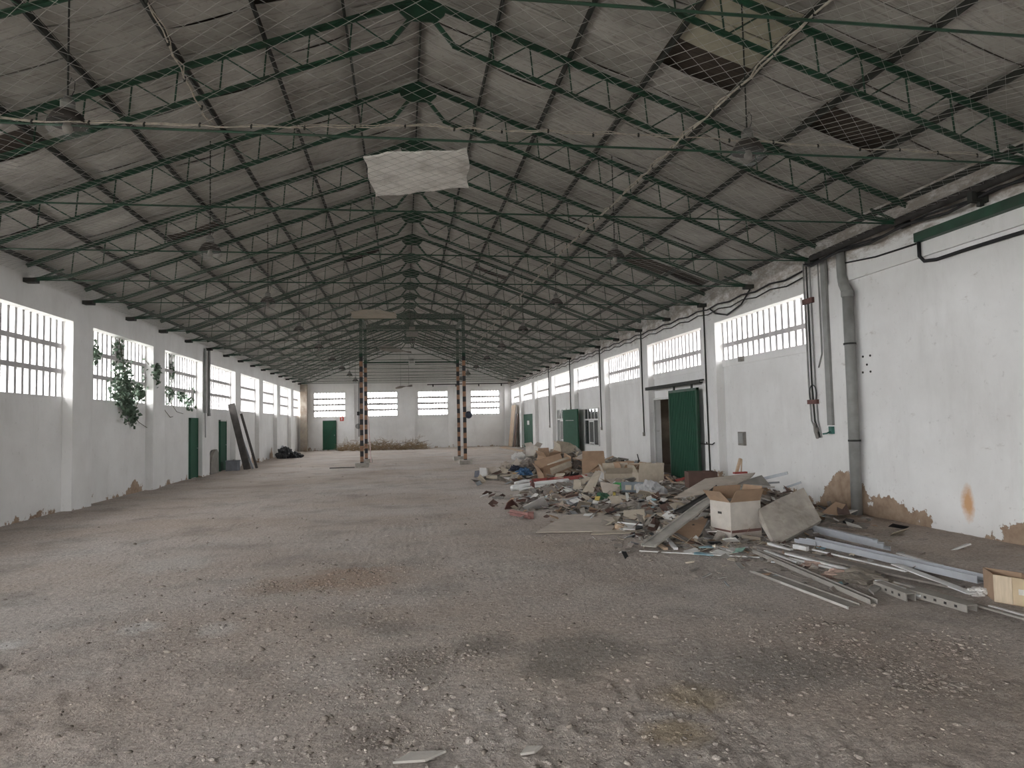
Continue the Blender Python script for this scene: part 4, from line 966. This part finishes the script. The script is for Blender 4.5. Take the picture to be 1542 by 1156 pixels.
board('floor_board', [G(1235, 790), G(1262, 783), G(1312, 788), G(1304, 797)], -.02, GWOOD, 'flat greyed board on floor below the downpipe')
board('black_block', [G(1269, 784, .03), G(1274, 780, .03), G(1286, 782, .03), G(1282, 787, .03)], -.05, BLACK, 'small black block lying on the greyed board', 'block')
# --- floor profiles by the near heap
def gz(px, py, z): return G(px, py, z)
channel('dusty_profile', gz(1140, 859, .015), gz(1282, 911, .015), .17, .02, .004, DUSTY, 'wide dusty ceiling strip nearest the open floor')
stick('profile_edge', gz(1135, 861, .018), gz(1277, 915, .018), .010, .022, M('dusty_white', (.42, .40, .37), .15, 6, .9), 'thin white edge strip along the dusty ceiling strip', 'strip')
channel('dusty_profile', gz(1137, 829, .04), gz(1316, 906, .03), .07, .045, .006, DUSTY, 'long dusty channel lying across the pale strips')
stick('white_strip', gz(1152, 829, .05), gz(1205, 848, .03), .04, .02, WHITE, 'short white strip beside the long dusty channel', 'strip')
o = MB(); A_, B_ = gz(1221, 799, .06), gz(1326, 824, .06)
o.section(A_, B_, [(-.14, -.05), (-.14, .0), (-.05, .0), (-.05, .06), (.03, .06), (.03, .10), (.10, .10), (.10, .09), (.04, .09), (.04, .05), (-.04, .05), (-.04, -.01), (-.13, -.01), (-.13, -.05)]); tag(o.build('ribbed_profile', BLUST), 'stepped blue grey sheet profile behind the slab', 'metal profile')
channel('grey_profile', gz(1221, 813, .06), gz(1480, 872, .06), .14, .07, .006, BLUST, 'longest blue grey channel reaching the cardboard box')
channel('grey_profile', gz(1200, 813, .05), gz(1232, 818, .05), .10, .05, .006, BLUST, 'short pale blue channel under the slab corner')
stick('brown_plank', gz(1192, 830, .035), gz(1445, 884, .03), .16, .02, GWOOD, 'long grey brown plank among the white strips', 'plank')
stick('white_strip', gz(1184, 833, .05), gz(1282, 858, .045), .05, .02, WHITE, 'bright white strip on the grey brown plank', 'strip')
stick('white_strip', gz(1188, 840, .03), gz(1268, 859, .03), .03, .02, WHITE, 'narrow white strip below the bright one', 'strip')
stick('white_strip', gz(1196, 822, .06), gz(1216, 826, .06), .05, .05, WHITE, 'stubby white tube piece near the slab foot', 'tube')
stick('pale_lath', gz(1158, 818, .06), gz(1192, 828, .05), .05, .025, WHITE, 'pale lath on the dirt below the white sided box', 'lath')
stick('brown_plank', gz(1140, 822, .03), gz(1190, 832, .03), .13, .03, GWOOD, 'short dark plank below the white sided box', 'plank')
stick('white_strip', gz(1348, 849, .06), gz(1462, 893, .03), .09, .012, WHITE, 'wide bright white strip crossing the longest channel', 'strip')
stick('white_strip', gz(1224, 827, .05), gz(1365, 860, .05), .03, .015, WHITE, 'thin white strip beside the longest channel', 'strip')
stick('white_strip', gz(1352, 833, .03), gz(1418, 851, .03), .05, .012, WHITE, 'white strip lying apart behind the longest channel', 'strip')
stick('white_strip', gz(1321, 874, .05), gz(1389, 897, .04), .06, .02, WHITE, 'white strip on top of the perforated studs', 'strip')
stick('thin_rail', gz(1350, 876, .05), gz(1560, 936, .03), .05, .015, DUSTY, 'very long thin rail passing under the cardboard box', 'rail')
stick('thin_rail', gz(1490, 912, .03), gz(1560, 931, .03), .03, .015, WHITE, 'white rail end beside the cardboard box', 'rail')
def stud(a, b, w, h, label):
    e = empty('perforated_stud', (a+b)/2-Vector((0, 0, h/2))); tag(e, label, 'metal stud')
    pr = [(-w/2, -h/2), (-w/2, h/2), (w/2, h/2), (w/2, -h/2), (w/2-.008, -h/2), (w/2-.008, h/2-.008), (-w/2+.008, h/2-.008), (-w/2+.008, -h/2)]
    pf = MB().section(a, b, pr).build('profile', DUSTY, e)
    d = (b-a); n = max(3, int(d.length/.09)); rr_ = d.normalized().cross(Vector((0, 0, 1)))
    for i in range(1, n): p = a+d*(i/n)+rr_*(w/2+.001); MB().bar(p-d.normalized()*.012, p+d.normalized()*.012, .006, .02).build('hole', DARK, pf)
stud(gz(1322, 880, .04), gz(1372, 899, .04), .09, .07, 'short perforated steel stud with open end')
stud(gz(1372, 890, .04), gz(1464, 916, .04), .11, .06, 'longer perforated steel stud with open end')
crumple('sacking', G(1297, 872, 0), (.22, .30, .06), SACK, 'dusty torn sacking between the channels', 'sacking', seed=5)
crumple('plaster_rubble', G(1262, 868, 0), (.16, .10, .05), PINKW, 'pinkish plaster lumps beside the dusty channel', 'plaster', seed=6)
crumple('plaster_rubble', G(1224, 853, 0), (.13, .09, .04), PINKW, 'small pinkish plaster lumps near the narrow strip', 'plaster', seed=7)
board('grey_tile', [G(1308, 886, .05), G(1319, 877, .05), G(1327, 884, .05), G(1316, 893, .03)], -.02, GREYB, 'loose grey tile by the short perforated stud', 'tile')
crumple('plastic_wrap', G(1473, 895, 0), (.10, .07, .05), PAPER, 'crumpled white plastic against the cardboard box', 'plastic', seed=8)
# cardboard box at the right edge
CBX = M('box_tan_side', (.46, .36, .24), .1, 5, .85)
e = empty('packing_box', G(1498, 906)); tag(e, 'tan packing box with tape beside the long channels', 'box')
pA, pB, pC = G(1482, 893), G(1498, 906), G(1562, 918); up_ = Vector((0, 0, .235))
pD = pA+(pC-pB)
for a, b, nm, mt in ((pA, pB, 'side_panel', CARD), (pB, pC, 'front_panel', CBX), (pC, pD, 'side_panel', CARD), (pA, pD, 'back_panel', CARD)): MB().slab([a, b, b+up_, a+up_], .008).build(nm, mt, e)
MB().slab([pA, pB, pC, pD], -.008).build('bottom_panel', CARD, e)
dq = (pC-pB); nn_ = dq.cross(Vector((0, 0, 1))).normalized()*.006
MB().slab([pB+nn_+Vector((0, 0, .005)), pB+dq*.45+nn_+Vector((0, 0, .005)), pB+dq*.45+nn_+up_, pB+nn_+up_], .004).build('plywood_flap', PALEW, e)
MB().slab([pB+dq*.6+nn_+up_*.42, pB+dq*.98+nn_+up_*.42, pB+dq*.98+nn_+up_*.62, pB+dq*.6+nn_+up_*.62], .004).build('paper_label', PAPER, e)
# papers and strips before the near heap
stick('thin_white_strip', gz(963, 829, .012), gz(1146, 839, .012), .03, .012, WHITE, 'thin white strip along the front of the heap', 'strip')
for i, (px, py, mt, lb) in enumerate(((1068, 823, LBLUE, 'pale blue paper scrap before the white sided box'), (1040, 829, PAPER, 'white paper sheet before the buckled cardboard'), (1085, 832, PAPER, 'crinkled white sheet on the thin strip'), (1060, 833, LBLUE, 'light blue plastic film on the front strip'), (940, 830, PAPER, 'small white scrap alone on the floor'), (1110, 828, GRNP, 'green white torn wrapper before the white box'), (1098, 826, PAPER, 'folded white paper beside the torn wrapper'))):
    c = G(px, py, .02); s_ = (.14 if py != 830 else .07); a = .7*i
    cs = [c+Vector((math.cos(a+q)*s_, math.sin(a+q)*s_, .02*math.sin(3*q+i))) for q in (0, 1.2, 3.1, 4.5)]
    if mt is GRNP: mt = M('green_white_wrapper', (.25, .42, .36), .5, 16, .6)
    board('paper_scrap', cs, .006, mt, lb, 'paper')
for i, (a, b, mt, lb) in enumerate((((970, 820), (985, 808), PINKW, 'short pink wood offcut at the channel foot'), ((978, 812), (1003, 826), WOOD, 'wood offcut crossing under the bent channel'), ((1000, 806), (1018, 826), WHITE, 'white stick under the bent channel'), ((985, 822), (995, 808), WHITE, 'white stick at the foot of the bent channel'))):
    stick('wood_offcut', G(*a, .04), G(*b, .03), .05, .03, mt, lb, 'offcut')
# --- middle heap
board('flat_cardboard', [G(807, 801, .03), G(921, 799, .02), G(939, 769, .05), G(851, 775, .05)], .012, CARDG, 'largest flat dusty cardboard sheet on the floor', 'cardboard')
board('flat_cardboard', [G(890, 804, .02), G(970, 801, .02), G(971, 795, .02), G(893, 799, .02)], .012, CARDL, 'narrow cardboard strip in front of the flat sheet', 'cardboard')
board('carton_panel', [(938, 787, 11.0), (973, 791, 10.7), (970, 766, 11.2), (939, 768, 11.4)], .012, CARDL, 'pale carton panel standing behind the flat cardboard', 'cardboard')
o = MB(); c = G(933, 796); o.lathe(c, [(.055, 0), (.075, 0), (.075, .07), (.055, .07), (.055, 0)], 18); tag(o.build('tape_roll', WOOD, None, False), 'round wooden coloured tape roll on the cardboard strip', 'roll')
board('printed_leaflet', [G(938, 796, .05), G(956, 797, .05), G(957, 788, .06), G(942, 787, .06)], .012, PAPER, 'white printed leaflet beside the tape roll', 'leaflet')
board('black_folder', [G(957, 796, .05), G(968, 794, .05), G(966, 786, .06), G(957, 787, .06)], .015, BLACK, 'black folder next to the printed leaflet', 'folder')
stick('white_strip', Q(930, 786, 10.4), Q(968, 790, 10.1), .03, .02, WHITE, 'white strip leaning on the pale carton panel', 'strip')
for i, (a, b, lb) in enumerate((((811, 752), (863, 763), 'longer pinkish slat at the edge of middle heap'), ((810, 757), (858, 764), 'lower pinkish slat under the longer one'))): stick('wood_strip', G(*a, .06-.03*i), G(*b, .06-.03*i), .09, .025, PINKW, lb, 'slat')
crumple('grey_cloth', Q(842, 745, 14.8)+Vector((0, 0, -.08)), (.42, .30, .16), CLOTH, 'crumpled grey brown cloth in the middle heap', 'cloth', seed=9, rough=.35)
crumple('grey_cloth', Q(857, 735, 15.6)+Vector((0, 0, -.08)), (.35, .25, .16), CLOTH, 'grey brown blanket lump below the leaning pale board', 'cloth', seed=10, rough=.35)
crumple('black_bag', Q(862, 742, 14.4)+Vector((0, 0, -.05)), (.26, .16, .09), BAG, 'black plastic bag in the middle heap', 'bag', seed=11)
crumple('white_bag', Q(856, 741, 14.2)+Vector((0, 0, -.02)), (.16, .10, .07), PAPER, 'white plastic bag on the black one', 'bag', seed=12)
crumple('white_sheeting', Q(980, 741, 13.2)+Vector((0, 0, -.1)), (.26, .22, .22), M('pale_plastic_film', (.40, .40, .40), .15, 8, .45), 'pale crumpled plastic sheeting in front of the label rack', 'plastic', seed=13, rough=.3)
crumple('green_bag', Q(927, 734, 13.9)+Vector((0, 0, -.05)), (.16, .10, .10), GRNP, 'bright green plastic bag beside the label rack', 'bag', seed=14)
crumple('dark_green_bag', Q(908, 748, 13.2)+Vector((0, 0, -.05)), (.14, .12, .10), DGRN, 'dark green plastic scrap in the middle heap', 'plastic', seed=15)
board('yellow_scrap', [(895, 752, 12.9), (902, 753, 12.8), (904, 747, 13.1), (897, 747, 13.1)], .01, YEL, 'yellow card scrap beside the dark green plastic', 'scrap')
board('yellow_scrap', [(923, 745, 13.4), (927, 745, 13.4), (927, 741, 13.5), (923, 741, 13.5)], .01, YEL, 'small yellow scrap below the green bag', 'scrap')
board('white_envelope', [(892, 757, 12.6), (905, 760, 12.4), (906, 756, 12.7), (893, 752, 12.9)], .01, PAPER, 'white envelope below the yellow card', 'paper')
e = empty('label_rack', Q(961, 739, 13.6)); tag(e, 'blue grey metal rack with three pale labels', 'rack')
a, b, c, d_ = Q(936, 738, 13.6), Q(982, 739, 13.3), Q(987, 726, 13.5), Q(935, 725, 13.8)
MB().slab([a, b, c, d_], .05).build('case', M('rack_grey', (.17, .20, .22), .1, 6, .5), e)
for i in range(3):
    q = lambda u, v: (a*(1-u)+b*u)*(1-v)+(d_*(1-u)+c*u)*v+Vector((0, -.008, 0))
    u0 = .12+.27*i; MB().slab([q(u0, .08), q(u0+.19, .08), q(u0+.19, .62), q(u0, .62)], .006).build('label_card', CARDL, e)
board('leaning_card', [(876, 740, 13.9), (893, 741, 13.7), (905, 711, 14.6), (897, 708, 14.9), (884, 728, 14.3)], .012, CARDL, 'long pale board leaning up the middle heap', 'board')
board('carton_panel', [(863, 737, 14.6), (875, 739, 14.4), (875, 722, 14.9), (864, 722, 15.0)], .012, CARDL, 'pale square panel beside the leaning pale board', 'panel')
carton(Q(930, 727, 14.9), D(-8), .62, .45, .22, CARDL, 'pale carton with brown window behind the label rack', fang=[.9, .6, .3, .4], tilt=(0, 0))
carton(Q(948, 724, 15.0), D(6), .50, .40, .24, CARD, 'brown carton between the two pale ones', fang=[.7, .5, .2, .3])
carton(Q(974, 727, 14.6), D(10), .62, .40, .24, CARDL, 'pale carton nearest the dark doorway', fang=[.1, .2, .3, .5])
o = MB(); c = Q(911, 727, 15.0); o.lathe(c, [(.0, 0), (.13, 0), (.16, .26), (.15, .26), (.12, .02), (0, .02)], 16); tag(o.build('white_bucket', PAPER, None, False), 'white bucket among the cartons of the middle heap', 'bucket')
for i, (p, q_, mt, lb) in enumerate(((Q(795, 723, 18.6), Q(884, 716, 18.0), REDP, 'upper red painted bar in front of far heap'), (Q(798, 726, 18.2), Q(872, 719, 17.7), REDP, 'lower red painted bar in front of far heap'))): stick('red_bar', p, q_, .07, .06, mt, lb, 'bar')
for i, (p, q_, r_, lb) in enumerate(((G(771, 735, .06), G(855, 724, .10), .07, 'thick white plastic tube beside the red bars'), (G(783, 737, .04), G(822, 732, .04), .035, 'thin white tube below the thick one'), (G(776, 728, .05), G(800, 724, .06), .05, 'short white tube behind the thick one'))): tag(MB().path([p, (p+q_)/2+Vector((0, 0, .02)), q_], r_, 10).build('white_tube', WHITE, None, True), lb, 'tube')
o = MB(); c = G(802, 737); o.lathe(c, [(0, 0), (.06, 0), (.055, .14), (.03, .19), (.03, .24), (0, .24)], 12); tag(o.build('brown_bottle', REDB, None, True), 'dark brown bottle standing by the white tubes', 'bottle')
# red brown metal pieces on open floor
board('rusty_bracket', [G(760, 767), G(781, 764), G(779, 759, .10), Q(771, 752, 13.0), Q(764, 757, 13.0)], .012, REDB, 'rusty brown bent plate on the open floor', 'metal piece')
o = MB(); a, b = G(768, 771, .05), G(799, 777, .05); o.bar(a, b, .10, .015); o.bar(a, b, .015, .10); o.bar(b+Vector((0, 0, -.0)), b+Vector((.02, .08, .02)), .1, .1); tag(o.build('rusty_bracket', M('faded_red_metal', (.24, .12, .105), .25, 6, .7)), 'faded red T shaped bracket on the open floor', 'metal piece')
stick('thin_stick', G(783, 765, .01), G(800, 748, .01), .015, .015, GWOOD, 'thin grey stick beside the rusty plate', 'stick')
# --- far heap
def Z(px, py, Y): return Q(px, py, Y)
carton(Q(894, 719, 18.6), D(-14), .62, .55, .48, CARD, 'tall brown carton with a black ring mark', fang=[.2, 1.2, .5, 1.3], marks=lambda Mx, r: MB(Mx).path([(.02+.04*math.cos(t), -.279, .13+.04*math.sin(t)) for t in [i*math.pi/6 for i in range(13)]], .006, 4).build('ring_mark', BLACK, r))
board('pale_card', [(862, 692, 18.8), (884, 690, 18.6), (898, 681, 19.2), (878, 682, 19.4)], .015, CARDG, 'dusty flap board lying over the tall brown carton', 'board')
board('pale_card', [(884, 690, 18.4), (911, 689, 18.4), (906, 682, 19.0), (890, 683, 19.0)], .012, CARD, 'brown flap on the top of the tall carton', 'cardboard')
carton(Q(836, 716, 18.9), D(12), .85, .5, .25, CARD, 'long low carton tipped forward in far heap', fang=[.3, .2, .6, .4], tilt=(D(12), D(-14)))
board('long_carton', [(824, 699, 18.7), (830, 708, 18.4), (860, 695, 18.5), (857, 686, 18.9)], .14, CARDL, 'long flat pale carton tilted across far heap', 'box')
carton(Q(824, 703, 19.5), D(30), .45, .4, .32, CARD, 'brown carton under the tilted pale one', fang=[.5, .9, .2, .7], tilt=(D(10), 0))
board('pale_card', [(812, 692, 20.0), (822, 686, 20.2), (832, 677, 20.6), (822, 682, 20.5)], .02, CARDL, 'pale board slanting up the far heap', 'board')
carton(Q(846, 690, 20.2), D(20), .5, .4, .28, CARDL, 'pale carton near the crest of the far heap', tilt=(D(18), D(10)))
carton(Q(803, 688, 20.6), D(50), .36, .3, .30, WBOX, 'small white box at the left crest of far heap', fang=[.8, .5, .4, .9], tilt=(D(-8), D(12)))
board('pale_card', [(799, 686, 20.5), (806, 672, 20.9), (812, 674, 20.9), (806, 688, 20.4)], .015, CARDL, 'upright pale flap on the far heap crest', 'board')
board('dark_card', [(806, 684, 20.3), (808, 674, 20.8), (815, 680, 20.8), (812, 687, 20.3)], .015, CARDD, 'dark brown flap beside the upright pale one', 'board')
for i, (px, py, Y, s_, mt, lb) in enumerate(((781, 689, 20.6, .20, PAPER, 'white crumpled sack at the left of far heap'), (797, 700, 19.8, .22, CLOTH, 'grey cloth bundle in the left far heap'), (790, 712, 19.4, .20, BLUE, 'bright blue plastic bag at foot of far heap'), (776, 706, 19.8, .16, M('navy_cloth', (.025, .03, .05), .3, 8, .8), 'navy cloth beside the blue bag'), (762, 701, 20.4, .16, CARDG, 'dusty paper bundle at the left of far heap'), (868, 702, 19.2, .20, CLOTH, 'dark cloth bundle behind the long low carton'), (838, 682, 20.8, .20, CARDG, 'dusty crumpled paper on the far heap crest'), (928, 704, 18.4, .25, SACK, 'grey sack slumped behind the tall brown carton'))):
    crumple('bundle', Q(px, py, Y)+Vector((0, 0, -.05)), (s_, s_*.8, s_*.7), mt, lb, 'bundle', seed=20+i, rough=.3)
board('wedge_card', [(770, 702, 19.8), (777, 690, 20.0), (778, 691, 20.1), (784, 701, 19.9)], .02, CARDG, 'folded cardboard wedge at the left of far heap', 'cardboard')
for i, (p4, mt, lb) in enumerate((([(722, 717, 20.9), (734, 716, 20.8), (732, 704, 21.0), (722, 704, 21.1)], PAPER, 'white square panel standing at the far left end'), ([(735, 714, 21.0), (747, 712, 20.9), (747, 701, 21.1), (735, 704, 21.1)], CARDG, 'beige square panel beside the white one'), ([(714, 718, 21.2), (722, 718, 21.0), (721, 708, 21.1), (715, 709, 21.3)], M('slate_panel', (.10, .10, .12), .2, 6, .7), 'slate grey panel at the far left end'), ([(754, 712, 20.4), (770, 713, 20.2), (768, 702, 20.4), (755, 702, 20.5)], CARDL, 'pale carton side left of the blue bag'))): board('standing_panel', p4, .03, mt, lb, 'panel')
for i, (p4, lb) in enumerate((([(772, 720, 19.3), (777, 720, 19.3), (777, 711, 19.4), (772, 712, 19.4)], 'left tan wood block at the foot of far heap'), ([(779, 720, 19.3), (787, 719, 19.2), (784, 711, 19.4), (777, 711, 19.4)], 'right tan wood block at the foot of far heap'))): board('wood_block', p4, .05, M('tan_block', (.52, .36, .22), .12, 6, .8), lb, 'block')
stick('wood_lath', Q(809, 690, 19.6), Q(816, 708, 19.2), .04, .03, WOOD, 'pale lath leaning down the far heap', 'lath')
stick('dark_hose', Q(932, 697, 18.8), Q(953, 704, 18.4), .05, .05, BLACK, 'black rubber hose behind the middle heap', 'hose')
o = MB(); c = Q(962, 711, 18.4); o.box(c.x-.15, c.x+.12, c.y-.1, c.y+.1, c.z-.02, c.z+.10); o.bar(c+Vector((0, 0, .1)), c+Vector((.01, 0, .34)), .05, .05); o.bar(c+Vector((.01, 0, .34)), c+Vector((-.03, 0, .50)), .03, .02); tag(o.build('hand_pump', DARK), 'dark upright pump against the white bay panel', 'pump')
# random larger scraps, one object each
KIN = [('cardboard_scrap', CARDG, 'dusty cardboard scrap lying in the', 'cardboard'), ('cardboard_scrap', CARDL, 'pale cardboard scrap lying in the', 'cardboard'), ('paper_sheet', PAPER, 'dirty white paper sheet lying in the', 'paper'), ('board_offcut', GREYB, 'grey board offcut lying in the', 'offcut'), ('brown_offcut', CARDD, 'dark brown board offcut lying in the', 'offcut'), ('wood_strip', PINKW, 'pinkish wooden slat lying in the', 'slat')]
for hn, n, cx, cy, sx, sy, smin, smax in (('far heap', 46, 4.8, 20.0, .9, .65, .12, .34), ('middle heap', 84, 4.7, 14.3, .95, 1.1, .10, .28), ('near heap', 34, 5.1, 11.0, .6, .65, .08, .22)):
    for i in range(n):
        nm, mt, lb, ct = random.choices(KIN, [5, 4, 3, 4, 2, 2])[0]
        x = min(7.0, max(2.4, random.gauss(cx, sx))); y = random.gauss(cy, sy)
        s_ = random.uniform(smin, smax); q = random.uniform(.35, .9) if nm != 'wood_strip' else .12
        z = mz(x, y)*1.02+.03+random.uniform(0, .06)
        Mx = Matrix.Translation((x, y, z)) @ Matrix.Rotation(random.uniform(0, 6.3), 4, 'Z') @ Matrix.Rotation(random.gauss(0, .28), 4, 'X') @ Matrix.Rotation(random.gauss(0, .28), 4, 'Y')
        m_ = MB(Mx); j = [random.uniform(-.15, .15)*s_ for _ in range(6)]
        m_.slab([(-s_, -s_*q+j[0], 0), (j[1], -s_*q, j[2]*.6), (s_, -s_*q+j[3], 0), (s_+j[4], s_*q, 0), (j[1], s_*q, j[2]*.6), (-s_, s_*q+j[5], 0)], .008 if nm != 'board_offcut' else .02)
        tag(m_.build(nm, mt), lb+' '+hn, ct, nm.replace('_', ' ')+'s in the '+hn)

# ------------------------------------------------------------------ crumbs and clods on the floor
mm = MB(); CM = [MF, DCLOD, CLOD]; vs = []; fs = []; mi = []
PHI = (1+5**.5)/2
OCT = [Vector(q).normalized() for q in ((-1, PHI, 0), (1, PHI, 0), (-1, -PHI, 0), (1, -PHI, 0), (0, -1, PHI), (0, 1, PHI), (0, -1, -PHI), (0, 1, -PHI), (PHI, 0, -1), (PHI, 0, 1), (-PHI, 0, -1), (-PHI, 0, 1))]
OF = [(0, 11, 5), (0, 5, 1), (0, 1, 7), (0, 7, 10), (0, 10, 11), (1, 5, 9), (5, 11, 4), (11, 10, 2), (10, 7, 6), (7, 1, 8), (3, 9, 4), (3, 4, 2), (3, 2, 6), (3, 6, 8), (3, 8, 9), (4, 9, 5), (2, 4, 11), (6, 2, 10), (8, 6, 7), (9, 8, 1)]
CL = [(-1.3, 6.0, 1.0, .8, 900), (-.6, 7.4, 1.2, .8, 800), (-.3, 3.6, .9, .5, 900), (1.9, 3.9, 1.0, .6, 900), (3.0, 4.5, .7, .5, 500), (.6, 4.6, 1.4, 1.0, 900), (-1.5, 4.2, 1.3, .9, 700), (1.2, 2.9, 1.2, .5, 700), (0, 10, 4, 4, 900), (-3.5, 8, 2, 3, 300), (0, 20, 5, 8, 350)] + [(*G(px, py).xy, .16, .10, 110) for px, py in ((1235, 940), (1260, 965), (1300, 985), (1340, 1005), (1380, 1030), (1420, 1030), (1385, 1015), (1410, 965), (1440, 980), (600, 1010), (570, 1040), (690, 990), (640, 985), (590, 1105), (420, 880), (480, 850), (540, 860), (500, 880))]
for cx, cy, sx, sy, n in CL:
    for _ in range(n):
        x = random.gauss(cx, sx); y = random.gauss(cy, sy)
        if not (WL+.1 < x < WR-.1 and 1.9 < y < YFAR-.5): continue
        s_ = min(.022, .0062*math.exp(random.gauss(0, .5)))*(1+y*.06); a = random.uniform(0, 6.3); ca, sa = math.cos(a), math.sin(a); fl_ = random.uniform(.35, .8); k = random.uniform(.7, 1.6)
        z = float(floor_h(x, y)); o = len(vs)
        for q in OCT:
            j = random.uniform(.55, 1.3); X = q[0]*s_*k*j; Yq = q[1]*s_*j; vs.append((x+X*ca-Yq*sa, y+X*sa+Yq*ca, z+q[2]*s_*fl_*j))
        fs += [tuple(i+o for i in f) for f in OF]; mi += [random.choices((0, 1, 2), (6, 1.6, .8))[0]]*20
me = bpy.data.meshes.new('floor_crumbs'); me.from_pydata(vs, [], fs)
for q in CM: me.materials.append(q)
me.polygons.foreach_set('material_index', mi); me.polygons.foreach_set('use_smooth', [True]*len(me.polygons)); me.update()
o = link_mesh('floor_crumbs', me); o['kind'] = 'stuff'; tag(o, 'loose crumbs and clods scattered over the dirty concrete floor', 'crumbs')
for px, py, w_, h_, lab in ((632, 1138, .13, .05, 'flat pale flake of concrete close to the gateway side'), (800, 1128, .06, .03, 'small pale concrete flake near the yellowish patch')):
    c = G(px, py, .012); o = MB().slab([c+Vector((-w_, -.03, 0)), c+Vector((w_*.2, -h_, .004)), c+Vector((w_, .01, .012)), c+Vector((-.3*w_, h_, .004))], .012).build('concrete_flake', CONC); tag(o, lab, 'flake')
